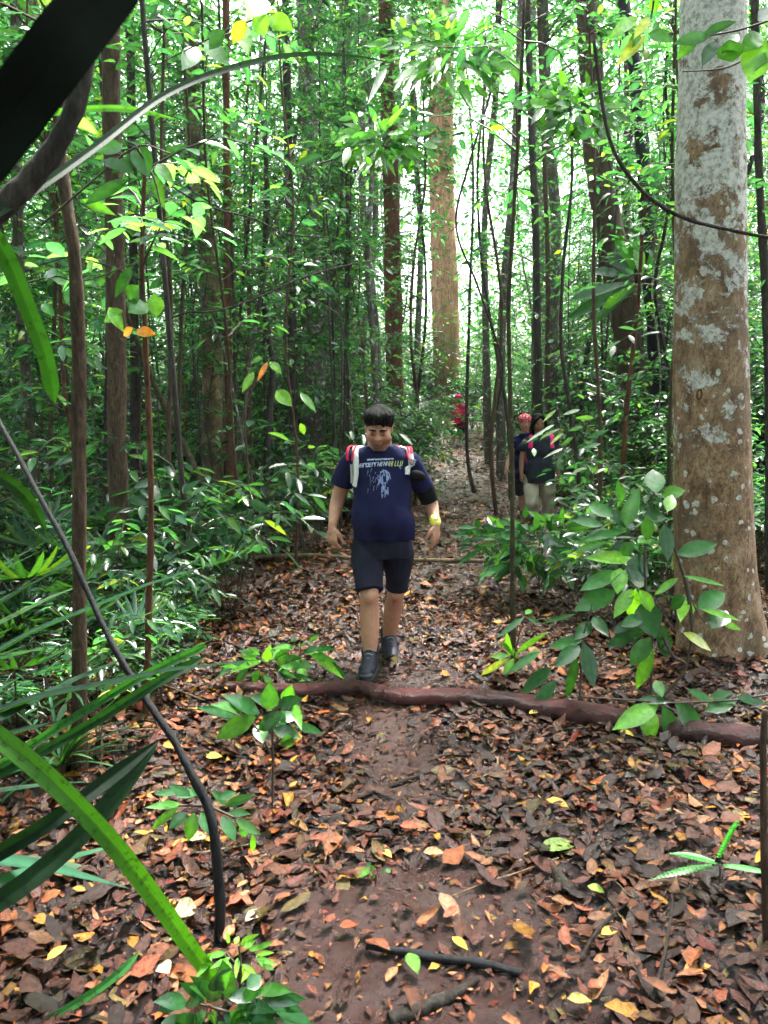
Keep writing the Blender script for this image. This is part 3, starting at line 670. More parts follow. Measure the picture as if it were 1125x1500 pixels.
T('slender_tree', 'dark straight trunk left of the grey mottled tree', 10.6, [(432, 760), (428, 500), (424, 300), (419, 50)], (.06, .045), 'b_dark', 10, .08, 50, (1.8, 60, .15), 10, sprays=12, z0=2, z1=7)
T('mottled_tree', 'grey mottled trunk behind the walking man on his right', 11.8, [(462, 735), (462, 600), (461, 450), (455, 300), (449, 80)], (.15, .11), 'b_grey', 16, .07, 60, (2.4, 90, .16), 11, sprays=14, z0=3, z1=8)
T('red_brown_tree', 'dark red brown trunk directly behind the man', 17.5, [(579, 690), (578, 560), (576, 420), (573, 280), (568, 120)], (.2, .15), 'b_red', 16, .07, 60, (2.5, 90, .18), 13, sprays=90, z0=4.6, z1=10, ll=.18)
T('orange_tree', 'thick orange brown trunk against the bright gap', 27.0, [(656, 650), (654, 520), (651, 400), (647, 280), (645, 120)], (.47, .37), 'b_orange', 24, .05, 60, (3.4, 130, .22), 17, sprays=260, z0=8.6, z1=15, ll=.24)
T('slender_tree', 'dark trunk behind the two women', 15.0, [(792, 700), (787, 500), (785, 350), (779, 200), (772, 0)], (.075, .055), 'b_dark', 12, .08, 50, (2, 70, .16), 12, sprays=14, z0=3, z1=9)
T('brown_tree', 'reddish brown slim trunk close right of the dark one behind the women', 16.0, [(808, 700), (802, 550), (803, 400), (796, 200)], (.055, .04), 'b_brown', 12, .08, 50, (2, 60, .16), 12, sprays=10, z0=3, z1=9)
_, VC = T('vine_tree', 'big dark leaning trunk wrapped with vines left of the lichen tree', 12.5, [(940, 710), (934, 620), (920, 480), (897, 360), (876, 230), (864, 60)], (.24, .17), 'b_brown', 20, .1, 70, (2.6, 100, .16), 11, sprays=12, z0=3.4, z1=8, ll=.17)
T('dark_root_tree', 'narrow black buttressed trunk in front of the leaning vine tree', 10.8, [(990, 730), (972, 640), (961, 500), (952, 380), (943, 250), (932, 120), (914, 0)], (.13, .055), 'b_black', 14, .12, 70, (1.8, 60, .15), 9, 1.5, sprays=14, z0=4.6, z1=7, ll=.17)
T('slender_tree', 'dark stem just behind and right of the lichen tree', 6.3, [(1128, 900), (1124, 500), (1112, 250), (1106, 0)], (.032, .026), 'b_dark', 9, .12, 50, (1.5, 40, .14), 7, sprays=6, z0=2.6, z1=5)
T('trail_sapling', 'thin upright sapling standing in front of the two women', 4.42, [(752, 1010), (751, 850), (750, 700), (747, 560), (745, 450), (752, 320), (762, 150), (768, 0)], (.0145, .009), 'b_sap', 9, .14, 70, None, None, sprays=9, z0=2.4, z1=4.2, cat='sapling', ll=.1)
T('crooked_sapling', 'thin dark sapling arching left above the far hiker', 12.4, [(748, 770), (744, 620), (728, 520), (712, 430), (702, 340), (700, 240), (712, 120)], (.028, .016), 'b_dark', 8, .15, 60, None, None, sprays=16, z0=3, z1=6, cat='sapling')
T('crooked_sapling', 'wiry sapling with two bends right of the women', 9.0, [(860, 800), (838, 620), (822, 500), (826, 380), (838, 260), (834, 120)], (.024, .014), 'b_dark', 8, .15, 60, None, None, sprays=16, z0=2.4, z1=6, cat='sapling')
T('crooked_sapling', 'pale barked sapling left of the orange trunk', 12.0, [(560, 720), (548, 520), (538, 380), (545, 250), (540, 120)], (.05, .03), 'b_grey', 8, .1, 50, None, None, sprays=22, z0=2.6, z1=8, cat='sapling')
T('red_stem_sapling', 'slim red stem leaning right of the two women', 8.2, [(905, 800), (912, 700), (918, 600), (934, 450), (940, 360), (950, 250)], (.03, .015), 'b_red', 8, .1, 50, None, None, sprays=6, z0=3, z1=4.4, cat='sapling')
T('edge_stem', 'dark slim stem cut by the right border in the foreground', 2.02, [(1121, 1490), (1121, 1300), (1118, 1110), (1121, 1040)], (.0115, .008), 'b_brown', 8, .12, 40, None, None, cat='sapling')
for k, (px, Y, h, lb) in enumerate([(505, 11, 6, 'thin dark pole left of the walking man'), (360, 10, 7, 'slim stem between the tan tree and the crooked sapling'), (272, 7.4, 6, 'slim dark stem left of the tan tree'), (150, 7.8, 7, 'slim stem behind the mottled brown trunk'), (245, 6.2, 5.5, 'wispy black stem beside the thin reddish one'), (85, 6.6, 6, 'slim black stem near the left border'), (690, 13, 8, 'slim pole right of the orange trunk'), (868, 8, 7, 'slim pole left of the leaning vine tree'), (985, 7, 7, 'slim pole tucked behind the lichen trunk'), (610, 15, 8, 'slim pole between the red brown and orange trunks'), (720, 10.8, 7, 'thin pole left of the woman in the bandana'), (480, 13, 8, 'slim pole right of the grey mottled tree')]):
    x = (px - 562.5) / 1125 * Y; pp = [(px + rng.normal(0, 5), py) for py in (900, 650, 450, 250, 50)]
    T('slender_sapling', lb, Y, pp, (.0026 * Y ** .9 + .006, .012), ['b_dark', 'b_brown', 'b_sap'][k % 3], 8, .12, 50, None, None, sprays=18, z0=2.4 if Y < 9 else 2.0, z1=h, cat='sapling')

# ------------------------------------------------------------------ lianas and fallen wood
def stick(name, label, cat, pts, r, mat, sides=8, wob=.15, n=50, group=None, extra=None):
    base = np.asarray(pts[0], float); mb = MB(); tube(mb, pts, r, n, sides, wob=wob)
    if extra: extra(mb)
    o = link(name, mb.mesh(name, M[mat], origin=base), None, base); tag(o, label, cat, group); return o
def PP(l): return [P(*a) for a in l]
stick('liana', 'black curved liana sweeping down across the left foreground', 'vine', PP([(319, 1452, 2.08), (322, 1330, 2.1), (316, 1240, 2.12), (304, 1180, 2.14), (278, 1130, 2.16), (255, 1085, 2.2), (212, 1022, 2.24), (165, 945, 2.3), (130, 870, 2.36), (98, 800, 2.42), (62, 735, 2.5), (28, 670, 2.6), (-10, 600, 2.7), (-60, 480, 2.8)]), [.0165, .015, .0115, .0095, .0085, .007], 'b_black', 12, .1, 90)
stick('liana', 'thin liana looping across the lichen trunk', 'vine', PP([(870, 60, 4.35), (882, 150, 4.35), (897, 215, 4.32), (925, 262, 4.3), (965, 300, 4.28), (1010, 322, 4.3), (1060, 335, 4.35), (1130, 348, 4.4), (1200, 350, 4.4)]), [.009, .011, .01, .009], 'b_vine', 8, .12, 70)
stick('liana', 'thin pale liana sagging in front of the tan tree', 'vine', PP([(240, 470, 6), (275, 458, 6), (320, 455, 6), (380, 435, 6.1), (440, 408, 6.2), (510, 388, 6.4), (560, 380, 6.6)]), [.008, .007, .005], 'b_vine', 6, .12, 50)
stick('liana', 'long thin liana crossing high on the left of the canopy gap', 'vine', PP([(130, 200, 4.6), (230, 260, 4.7), (300, 300, 4.8), (370, 320, 5), (420, 342, 5.2), (480, 348, 5.4)]), [.006, .006, .004], 'b_vine', 6, .12, 50)
stick('liana', 'twisting thin liana right of the far hiker gap', 'vine', PP([(735, 0, 8), (722, 120, 8), (690, 230, 8), (668, 330, 8), (700, 420, 8.2), (735, 530, 8.4), (728, 600, 8.6)]), [.012, .011, .01], 'b_vine', 6, .12, 60)
stick('liana', 'dark liana snaking up beside the narrow black trunk', 'vine', PP([(1000, 620, 8.5), (975, 520, 8.5), (960, 420, 8.4), (975, 330, 8.3), (985, 240, 8.2), (975, 120, 8), (990, 0, 8)]), [.02, .018, .016, .014], 'b_vine', 7, .12, 60)
stick('bare_branch', 'grey brown bare branch curving down the upper left corner', 'branch', PP([(150, -40, 1.15), (128, 70, 1.15), (112, 150, 1.15), (84, 210, 1.15), (45, 262, 1.14), (5, 300, 1.13), (-50, 345, 1.12)]), [.012, .013, .0145, .017, .018], 'b_dark', 12, .08, 60)
# fallen log over the trail
def liana_nodes():
    pass
def log():
    pts = [(318, 1004, 1), (360, 1007, 1), (430, 1011, 1), (522, 1007, 1), (560, 1015, 1), (600, 1020, 1), (700, 1022, 1), (800, 1036, 1), (880, 1048, 1), (1000, 1070, 1), (1125, 1084, 1), (1300, 1112, 1)]
    q = []
    for i, (a, b, _) in enumerate(pts):
        hw = np.interp(a, [320, 520, 700, 900, 1125, 1300], [9, 11, 12, 16, 16, 16]); g = G(a, b + hw + (3 if 400 < a < 700 else -1)); q.append(P(a, b, g[1] + .015))
    def knots(mb):
        for (a, b, rr) in [(518, 998, .02), (690, 1006, .02), (862, 1040, .024)]:
            p = P(a, b, G(a, b + 20)[1]); tube(mb, [p - [0, 0, .03], p + [0, -.01, .012]], [rr * 1.6, rr * .7], 5, 8)
    stick('fallen_log', 'long wet reddish brown log lying across the trail', 'log', q, [.024, .031, .037, .041, .042, .044, .05, .055, .056, .054, .054], 'b_log', 22, .08, 200, extra=knots)
log()
def gstick(label, pts, r, mat='b_vine', cat='stick', lift=.012, name='fallen_branch', wob=.18):
    q = []
    for a, b in pts:
        g = G(a, b); q.append(g + [0, 0, lift])
    stick(name, label, cat, q, r, mat, 8, wob, 40)
gstick('long pale pole lying across the trail behind the man', [(330, 826), (440, 820), (540, 826), (640, 828), (760, 830), (870, 832)], [.02, .022, .022, .018], 'b_pale', 'pole', .05, wob=.06)
gstick('short dark stick pointing up to the log', [(450, 1097), (480, 1072), (512, 1046)], [.008, .009, .006])
gstick('thin dark branch lying diagonally over the mud', [(498, 1182), (545, 1165), (600, 1145), (640, 1132), (700, 1118)], [.007, .01, .007, .004])
gstick('long dark root curving over the mud near the bottom', [(536, 1392), (590, 1400), (650, 1410), (710, 1418), (765, 1432)], [.008, .013, .014, .01], 'b_black')
gstick('rotten dark root at the bottom edge', [(570, 1500), (620, 1482), (665, 1462), (700, 1440)], [.018, .02, .014, .008], 'b_dark')
gstick('dark rotting stick half buried in leaves right of the mud', [(770, 1222), (820, 1218), (870, 1214)], [.012, .016, .01], 'b_dark')
gstick('thin stick on the litter behind the bottom seedlings', [(380, 1410), (410, 1378), (440, 1350)], [.006, .006, .004])
gstick('pale thin stick in the left undergrowth', [(0, 1012), (60, 1020), (120, 1030)], [.006, .007, .005], 'b_pale', lift=.1)
gstick('pale stick slanting between left stems', [(212, 1015), (250, 1028), (300, 1048)], [.006, .006, .004], 'b_pale', lift=.08)
gstick('dark stick beyond the left seedlings', [(330, 945), (360, 960), (400, 985)], [.008, .01, .008], 'b_vine', lift=.03)
gstick('curved dark twig at the lower right', [(850, 1420), (865, 1390), (900, 1350), (935, 1325)], [.004, .005, .004], lift=.03)
gstick('dark twig at the bottom right corner', [(955, 1480), (975, 1400), (985, 1330)], [.005, .005, .003], lift=.03)
rs = np.random.default_rng(3)
for k in range(90):
    y = rs.uniform(2.1, 8.5); x = rs.uniform(-.5, .55) * y; a = rs.uniform(0, 6.28); L = rs.uniform(.12, .5)
    q = [np.array([x + math.cos(a) * L * t + rs.normal(0, .012), y + math.sin(a) * L * t + rs.normal(0, .012), 0]) for t in (0, .35, .7, 1)]
    for p in q: p[2] = float(H(p[0], p[1])) + .022
    stick('twig', 'small dark twig lying in the leaf litter', 'twig', q, [rs.uniform(.002, .006), .0015], ['b_vine', 'b_pale', 'b_brown'][k % 3], 5, .1, 12, 'twigs scattered over the litter')

# ------------------------------------------------------------------ leaves placed one by one
def leafset(mb, L, Y, sc=1.0, ox=0, oy=0, k=1.0, tpl='full', mat=0, jit=.08, wk=1.0):
    for e in L:
        x0, y0, x1, y1, wd = e[:5]; tone = e[5] if len(e) > 5 else 0
        a = P(ox + x0 * sc, oy + y0 * sc, Y + rng.normal(0, jit)); b = P(ox + x1 * sc, oy + y1 * sc, Y + rng.normal(0, jit) - .05)
        d = b - a; ln = np.linalg.norm(d); w_ = wd * sc / 1125 * Y * wk * 1.25
        view = nrm(np.array([0, 0, CAM_H]) - a); nn = nrm(np.cross(np.cross(d, view), d)) + np.array([0, 0, .55]) + rng.normal(0, .15, 3)
        c = {0: (.028, .105, .032), 1: (.11, .30, .035), 2: (.014, .055, .02), 3: (.06, .19, .035), 4: (.3, .36, .06), 5: (.55, .22, .02), 6: (.26, .32, .26)}[tone]  # tone 6 paints the sky glint of wet leaves as a pale colour
        leaves(mb, a, d, nn, ln * 1.04, w_, np.array(c) * rng.uniform(.85, 1.15) * k, tpl, .12, .22, mat, 0, .03)
Z5 = .3778
# broadleaf shrub by the lichen tree
def broad_shrub():
    Y = 3.95; rt = G(955, 1010); base = np.array([P(955, 1000, Y)[0], Y, 0.0]); base[2] = float(H(base[0], Y))
    o = empty('broadleaf_shrub', base, 0, 'shrub with large wet glossy leaves in front of the lichen trunk', 'shrub')
    z = lambda a, b, y=Y: P(700 + a * Z5, 700 + b * Z5, y)
    sb = MB()
    tube(sb, [base - [0, 0, .05], z(675, 600), z(652, 430), z(648, 280), z(668, 130), z(690, 20)], [.008, .007, .006, .004], 40, 7)
    tube(sb, [base - [0, 0, .05], z(805, 740), z(755, 690), z(715, 610), z(690, 540)], [.009, .007, .005], 30, 7)
    tube(sb, [z(805, 740), z(830, 600), z(812, 430), z(775, 310), z(735, 200)], [.004, .009, .012, .007, .003], 30, 7)
    tube(sb, [z(812, 430), z(850, 520), z(880, 560)], [.005, .003], 10, 5)
    link('stem', sb.mesh('stem', M['twig'], origin=base), o)
    L = [(690, 60, 680, -40, 62), (715, 70, 800, 45, 50, 3), (560, 200, 625, 45, 50, 0), (605, 185, 505, 130, 50, 2), (640, 145, 735, 150, 46, 2), (560, 95, 545, 15, 34), (525, 150, 430, 100, 46, 0), (485, 185, 370, 158, 34), (575, 205, 410, 232, 30), (495, 250, 365, 285, 24),
         (605, 315, 435, 300, 46, 1), (555, 365, 398, 425, 56, 0), (552, 350, 542, 442, 54, 1), (575, 330, 668, 375, 92, 2), (570, 355, 660, 410, 70, 0), (535, 440, 378, 505, 72, 0), (600, 430, 530, 535, 46, 1), (610, 430, 602, 562, 56, 1), (625, 435, 692, 525, 42, 1), (640, 480, 685, 610, 84, 2), (655, 585, 500, 645, 56, 2), (690, 565, 768, 700, 56, 2),
         (770, 297, 928, 250, 54, 0), (795, 380, 962, 410, 18, 3), (778, 388, 680, 452, 26, 3), (805, 460, 742, 505, 44, 2), (852, 505, 962, 440, 66, 0), (865, 510, 1022, 546, 22, 1), (962, 515, 905, 575, 66, 2), (950, 560, 1018, 588, 22, 1), (795, 600, 912, 662, 42, 4), (672, 620, 590, 725, 58, 0), (682, 660, 608, 825, 44, 3), (700, 600, 740, 700, 40, 2), (722, 180, 742, 315, 48, 2), (650, 150, 665, 245, 42, 0), (735, 130, 755, 60, 40, 1),
         (600, 560, 520, 600, 40, 2), (640, 540, 560, 570, 44, 0), (560, 300, 600, 250, 40, 0), (620, 250, 680, 230, 40, 3), (800, 470, 790, 530, 40, 1), (815, 480, 835, 525, 36, 1)]
    mb = MB(); leafset(mb, L, Y, Z5, 700, 700); link('foliage', mb.mesh('foliage', M['gloss'], origin=base), o)
    # left shrub, dark drooping leaves
    Y2 = 3.85; z2 = lambda a, b: P(700 + a * Z5, 700 + b * Z5, Y2); b2 = z2(395, 850); b2[2] = float(H(b2[0], Y2)); o2 = empty('dark_leaf_shrub', b2, 0, 'small shrub with dark drooping glossy leaves above the log', 'shrub')
    sb = MB(); tube(sb, [b2 - [0, 0, .03], z2(400, 740), z2(405, 630), z2(430, 540), z2(445, 480)], [.006, .005, .003], 20, 6); tube(sb, [z2(400, 740), z2(330, 700), z2(280, 740)], [.004, .003], 10, 5); link('stem', sb.mesh('stem', M['twig'], origin=b2), o2)
    L = [(405, 630, 275, 652, 42, 0), (395, 650, 305, 725, 48, 2), (410, 640, 452, 805, 52, 2), (385, 690, 342, 865, 34, 2), (285, 735, 165, 835, 48, 2), (305, 785, 212, 888, 42, 2), (245, 672, 112, 755, 28, 0), (440, 560, 380, 620, 44, 2), (445, 540, 500, 600, 40, 2), (400, 700, 450, 740, 40, 2)]
    mb = MB(); leafset(mb, L, Y2, Z5, 700, 700, jit=.05); link('foliage', mb.mesh('foliage', M['gloss'], origin=b2), o2)
    # yellow green seedling
    Y3 = 4.25; z3 = lambda a, b: P(700 + a * Z5, 700 + b * Z5, Y3); b3 = z3(150, 800); b3[2] = float(H(b3[0], Y3)); o3 = empty('bright_seedling', b3, 0, 'yellow green seedling with narrow leaves behind the log', 'seedling')
    sb = MB(); tube(sb, [b3 - [0, 0, .03], z3(140, 700), z3(180, 540)], [.005, .003], 16, 6); link('stem', sb.mesh('stem', M['twig'], origin=b3), o3)
    L = [(120, 700, 5, 765, 22, 4), (120, 690, 50, 690, 24, 1), (125, 690, 110, 610, 22, 1), (150, 680, 250, 600, 24, 1), (140, 700, 100, 760, 26, 1), (160, 700, 100, 640, 22, 3), (180, 540, 78, 612, 22, 0), (190, 540, 245, 565, 18, 0), (185, 530, 210, 505, 20, 3), (380, 528, 245, 560, 14, 0), (100, 790, 80, 815, 26, 3), (180, 720, 230, 660, 22, 3)]
    mb = MB(); leafset(mb, L, Y3, Z5, 700, 700, jit=.04); link('foliage', mb.mesh('foliage', M['gloss'], origin=b3), o3)
    # branch of leaves hanging over the log
    Y4 = 3.5; z4 = lambda a, b: P(700 + a * Z5, 700 + b * Z5, Y4); b4 = z4(1240, 860); b4[2] = float(H(b4[0], Y4)); o4 = empty('leafy_branch', b4, 0, 'low branch of wet leaves drooping over the right end of the log', 'branch')
    sb = MB(); tube(sb, [b4, z4(1180, 850), z4(1000, 862), z4(880, 868), z4(760, 872), z4(600, 862), z4(400, 848)], [.008, .006, .005, .004], 40, 6); link('stem', sb.mesh('stem', M['twig'], origin=b4), o4)
    L = [(700, 880, 530, 965, 66, 1), (645, 885, 682, 1018, 66, 1), (715, 880, 785, 1075, 62, 0), (765, 875, 885, 1000, 70, 0), (880, 905, 1005, 858, 52, 0), (1000, 850, 1125, 872, 32, 0), (815, 822, 912, 865, 32, 0), (690, 785, 715, 845, 38, 3), (620, 860, 740, 862, 34, 2), (900, 850, 985, 830, 30, 0)]
    mb = MB(); leafset(mb, L, Y4, Z5, 700, 700, jit=.04); link('foliage', mb.mesh('foliage', M['gloss'], origin=b4), o4)
broad_shrub()
def leafy(kind, label, cat, Y, basepx, stems, L, **kw):
    if Y is None: Y = G(*basepx)[1] - .02
    return leafy_(kind, label, cat, Y, basepx, stems, L, **kw)
def leafy_(kind, label, cat, Y, basepx, stems, L, mat='gloss', grounded=True, tpl='full', k=1.0, r=.004, jit=.05, tw='twig', wk=1.0):
    b = P(*basepx, Y)
    if grounded: b[2] = float(H(b[0], Y))
    o = empty(kind, b, 0, label, cat); sb = MB()
    for s in stems:
        q = [P(a, c, Y) for a, c in s]
        if grounded and s is stems[0]: q = [b - [0, 0, .03]] + q
        tube(sb, q, [r * 1.3, r, r * .6], 24, 6)
    link('stem', sb.mesh('stem', M[tw], origin=b), o)
    mb = MB()
    if L: leafset(mb, L, Y, k=k, tpl=tpl, jit=jit, wk=wk); link('foliage', mb.mesh('foliage', M[mat], origin=b), o)
    return o
# seedling left of the log, dusty blue green leaves
leafy('dusty_seedling', 'seedling with broad blue green leaves in front of the log on the left', 'seedling', 2.9, (398, 1185), [[(400, 1120), (400, 1060), (415, 1020)], [(400, 1110), (370, 1060), (330, 1040)], [(400, 1090), (440, 1065)]],
      [(375, 1050, 315, 1080, 24, 1), (380, 1045, 335, 1018, 22, 0), (395, 1040, 395, 1005, 22, 0), (420, 1035, 425, 1008, 20, 3), (430, 1030, 440, 1062, 12, 1), (415, 1045, 375, 1068, 22, 0), (420, 1055, 395, 1050, 20, 0), (430, 1060, 470, 1072, 12, 0), (420, 1075, 422, 1100, 18, 0), (378, 1062, 385, 1085, 20, 3), (400, 1055, 440, 1045, 18, 0), (350, 1048, 300, 1035, 16, 0), (360, 1040, 318, 1030, 14, 3), (400, 1030, 370, 1020, 16, 0), (405, 1035, 440, 1022, 16, 0), (400, 1068, 440, 1078, 18, 0)])
leafy('compound_seedling', 'seedling with small wet leaflets around the black liana', 'seedling', 2.5, (310, 1215), [[(306, 1190), (300, 1178)], [(300, 1180), (240, 1180)], [(305, 1180), (380, 1215)]],
      [(265, 1178, 218, 1180, 11, 3), (262, 1182, 218, 1215, 12, 1), (280, 1170, 250, 1150, 14, 0), (285, 1190, 275, 1232, 18, 3), (275, 1190, 248, 1212, 16, 0), (295, 1190, 305, 1220, 14, 0), (300, 1165, 280, 1150, 14, 0), (320, 1170, 345, 1160, 12, 0), (330, 1180, 365, 1165, 12, 0), (325, 1195, 345, 1230, 16, 0), (345, 1200, 382, 1222, 13, 3), (355, 1205, 358, 1230, 12, 0), (370, 1222, 371, 1250, 8, 1), (260, 1160, 230, 1162, 10, 0), (310, 1160, 335, 1178, 12, 0), (335, 1190, 362, 1190, 11, 0), (290, 1160, 262, 1165, 13, 0)])
def rosette(px, py, n, r, seed, tones=(0, 3, 1), wd=.32, lk=1.0):
    q = np.random.default_rng(seed); L = []
    for i in range(n):
        a = q.uniform(0, 6.28); d = q.uniform(.15, .8) * r; l = q.uniform(.35, .6) * r * lk
        x = px + math.cos(a) * d; y = py + math.sin(a) * d * .55; a += q.normal(0, .5)
        L.append((x, y, x + math.cos(a) * l, y + math.sin(a) * l * .7 + l * .15, l * wd * q.uniform(.8, 1.3), tones[q.integers(len(tones))]))
    return L
leafy('wet_seedling', 'bright wet seedling sprouting under the black liana at the bottom', 'seedling', None, (352, 1440), [[(352, 1410), (350, 1385)], [(352, 1420), (330, 1395)]], rosette(348, 1398, 22, 48, 1, (1, 3, 3), .3))
leafy('wet_seedling', 'dark wet leafy seedling at the bottom edge beside the path', 'seedling', None, (360, 1520), [[(360, 1480), (355, 1460)], [(360, 1490), (290, 1470)]], rosette(330, 1472, 46, 95, 2, (0, 0, 3, 2), .42))
leafy('wet_seedling', 'single small green seedling in the middle of the mud', 'seedling', None, (550, 1290), [[(551, 1280)]], rosette(551, 1274, 6, 22, 3, (0, 3), .6))
leafy('tuft_seedling', 'low green seedling beside the left end of the log', 'seedling', None, (395, 1002), [[(395, 965)]], rosette(390, 975, 26, 60, 4, (3, 1, 0), .3), jit=.15)
leafy('tuft_seedling', 'pale green seedling left of the man on the litter', 'seedling', None, (440, 985), [[(440, 935)]], rosette(440, 960, 22, 55, 5, (3, 1, 0), .3), jit=.15)
leafy('compound_seedling', 'spreading seedling with narrow leaflets before the women', 'seedling', None, (790, 880), [[(790, 800), (800, 760)], [(790, 850), (740, 790)], [(790, 850), (840, 800)]], rosette(780, 800, 170, 100, 6, (0, 0, 3, 2), .26, .55), jit=.22)
leafy('compound_seedling', 'low seedling fringe left of the upright trail sapling', 'seedling', None, (730, 860), [[(730, 820), (725, 790)]], rosette(725, 790, 70, 60, 7, (0, 0, 2), .26, .7), jit=.15)
leafy('broad_sapling', 'sapling with large drooping ribbed leaves left of the trail', 'sapling', 5.6, (320, 930), [[(318, 860), (316, 800), (320, 775)], [(316, 810), (270, 800)]],
      [(300, 790, 245, 812, 24, 0), (305, 785, 262, 840, 42, 0), (300, 780, 290, 840, 30, 2), (325, 778, 290, 780, 20, 0), (325, 775, 345, 805, 34, 0), (322, 790, 318, 842, 42, 2), (345, 775, 362, 820, 30, 3), (330, 770, 370, 775, 18, 0), (320, 772, 330, 800, 24, 0), (350, 780, 378, 800, 14, 3), (300, 845, 305, 862, 14, 4), (280, 790, 250, 790, 20, 0)], r=.006, wk=.45)
leafy('fern', 'bright green fern with toothed fronds at the lower right', 'fern', 2.3, (1053, 1300), [[(1055, 1275), (1050, 1265)]], [], r=.003)
def fern_fronds():
    o = [x for x in COL.objects if x.name.startswith('fern') and x.type == 'EMPTY'][-1]; b = np.array(o.location); Y = 2.3; mb = MB()
    for (x0, y0, x1, y1, wd) in [(1050, 1268, 950, 1276, 15), (1052, 1265, 980, 1238, 18), (1050, 1262, 1082, 1190, 26), (1056, 1268, 1140, 1272, 15)]:
        a, e = P(x0, y0, Y), P(x1, y1, Y - .04); d = e - a; L = np.linalg.norm(d); k = 16; t = np.linspace(.08, .96, k); dn = d / L
        up = nrm(np.cross(np.cross(d, nrm(np.array([0, 0, CAM_H]) - a)), d) + [0, 0, .5]); s = np.cross(dn, up)
        c = a + d * t[:, None] - up * (.15 * L * t ** 2)[:, None]; wm = wd / 1125 * Y * .62 * np.sin(np.clip(t * 1.1, 0, 1) * PI * .85 + .35)
        for sg in (1, -1): leaves(mb, c, s * sg + dn * .45, up, wm, .018, np.array([.05, .22, .06]), 'mid', .1, .1)
        tube(mb, c, [.002, .001], sides=4, raw=True, col=(.05, .2, .05))
    for f in [c for c in o.children if c.name.startswith('foliage')]: bpy.data.objects.remove(f)
    link('fronds', mb.mesh('fronds', M['leaf'], origin=b), o)
fern_fronds()
leafy('leafy_branch', 'branch with white shining leaves hanging at the upper left', 'branch', 3.0, (60, 330), [[(60, 330), (130, 270), (200, 215), (250, 225)], [(200, 215), (225, 260), (235, 300)]],
      [(180, 212, 140, 220, 26, 0), (200, 212, 216, 255, 34, 0), (190, 262, 122, 296, 22, 2), (120, 292, 165, 312, 16, 3), (205, 232, 165, 250, 22, 2), (225, 255, 238, 300, 18, 3), (240, 225, 265, 215, 12, 2), (230, 240, 250, 262, 18, 3), (150, 235, 190, 245, 20, 2)], grounded=False, wk=.7)
leafy('leafy_branch', 'branch with pale wet leaves over the middle left', 'branch', 3.4, (20, 420), [[(20, 420), (80, 405), (120, 412), (200, 385)]],
      [(85, 402, 62, 400, 16, 0), (98, 412, 75, 405, 16, 0), (102, 420, 110, 452, 18, 0), (125, 412, 140, 415, 10, 0), (195, 390, 165, 435, 14, 2), (62, 445, 78, 460, 12, 0), (190, 440, 200, 420, 22, 0), (215, 445, 190, 455, 22, 0), (225, 430, 230, 465, 20, 3), (160, 450, 178, 480, 14, 1), (180, 455, 150, 470, 16, 3), (195, 480, 178, 492, 10, 5), (200, 484, 224, 488, 14, 5)], grounded=False)
leafy('leafy_branch', 'branch of dark leaves crossing the top of the lichen trunk', 'branch', 3.2, (1150, 20), [[(1150, 22), (1090, 42), (1040, 52), (990, 62)], [(1150, 40), (1100, 80), (1060, 100), (1000, 105)]],
      [(1040, 52, 992, 60, 18, 0), (1020, 58, 992, 84, 18, 3), (1050, 60, 1030, 92, 20, 2), (1068, 58, 1072, 92, 34, 2), (1080, 50, 1060, 72, 18, 0), (1030, 50, 1075, 30, 14, 2), (1120, 60, 1100, 115, 46, 1), (1115, 50, 1090, 70, 26, 3), (1125, 90, 1088, 95, 30, 3), (1110, 30, 1140, 10, 24, 2)], grounded=False, wk=.8)
leafy('leafy_branch', 'twig with large yellow green leaves near the top right', 'branch', 3.6, (960, -20), [[(960, -20), (952, 30), (930, 60)]],
      [(952, 25, 930, 52, 16, 4), (945, 50, 908, 88, 18, 4), (950, 48, 985, 58, 18, 0), (935, 25, 898, 48, 16, 1), (955, 20, 962, -10, 16, 3), (940, 55, 915, 66, 18, 0)], grounded=False, wk=.75)
leafy('leafy_branch', 'twig with backlit yellow green leaves at the top left middle', 'branch', 3.4, (420, -20), [[(420, -30), (385, 20), (320, 50), (240, 90)]],
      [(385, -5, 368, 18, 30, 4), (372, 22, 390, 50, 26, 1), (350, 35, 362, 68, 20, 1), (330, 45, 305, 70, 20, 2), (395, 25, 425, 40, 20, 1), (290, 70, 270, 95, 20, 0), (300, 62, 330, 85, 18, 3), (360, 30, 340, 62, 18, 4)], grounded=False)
leafy('leafy_twig', 'twig with a curled orange leaf left of the man', 'branch', 5.2, (330, 620), [[(345, 640), (375, 560), (400, 530)], [(385, 545), (360, 575)]],
      [(392, 530, 378, 556, 9, 5), (372, 545, 355, 572, 14, 1), (395, 530, 412, 545, 16, 1), (405, 572, 425, 592, 24, 1), (440, 575, 462, 600, 14, 3), (440, 620, 446, 636, 12, 1), (385, 525, 365, 530, 12, 3)], grounded=False, wk=.7, k=.7)
leafy('leafy_branch', 'spray of bright leaves against the canopy gap in the top middle', 'branch', 5.0, (520, 240), [[(470, 240), (540, 215), (600, 215), (640, 190)], [(560, 215), (590, 150)]], rosette(560, 205, 130, 90, 21, (1, 3, 1, 0), .3, .5), grounded=False, jit=.2, mat='leaf')
leafy('leafy_branch', 'wide spray of bright leaves at the top centre right', 'branch', 5.4, (760, 60), [[(800, 20), (720, 60), (650, 70), (600, 60)], [(720, 60), (690, 110)]], rosette(660, 75, 190, 130, 22, (1, 3, 0, 3), .3, .36), grounded=False, jit=.25, mat='leaf')
leafy('leafy_branch', 'layered spray of leaves in front of the leaning vine tree', 'branch', 5.8, (940, 120), [[(950, 130), (880, 140), (830, 160)], [(880, 140), (850, 190), (800, 220)]], rosette(850, 160, 120, 85, 23, (0, 3, 0, 1), .3, .55), grounded=False, jit=.2)
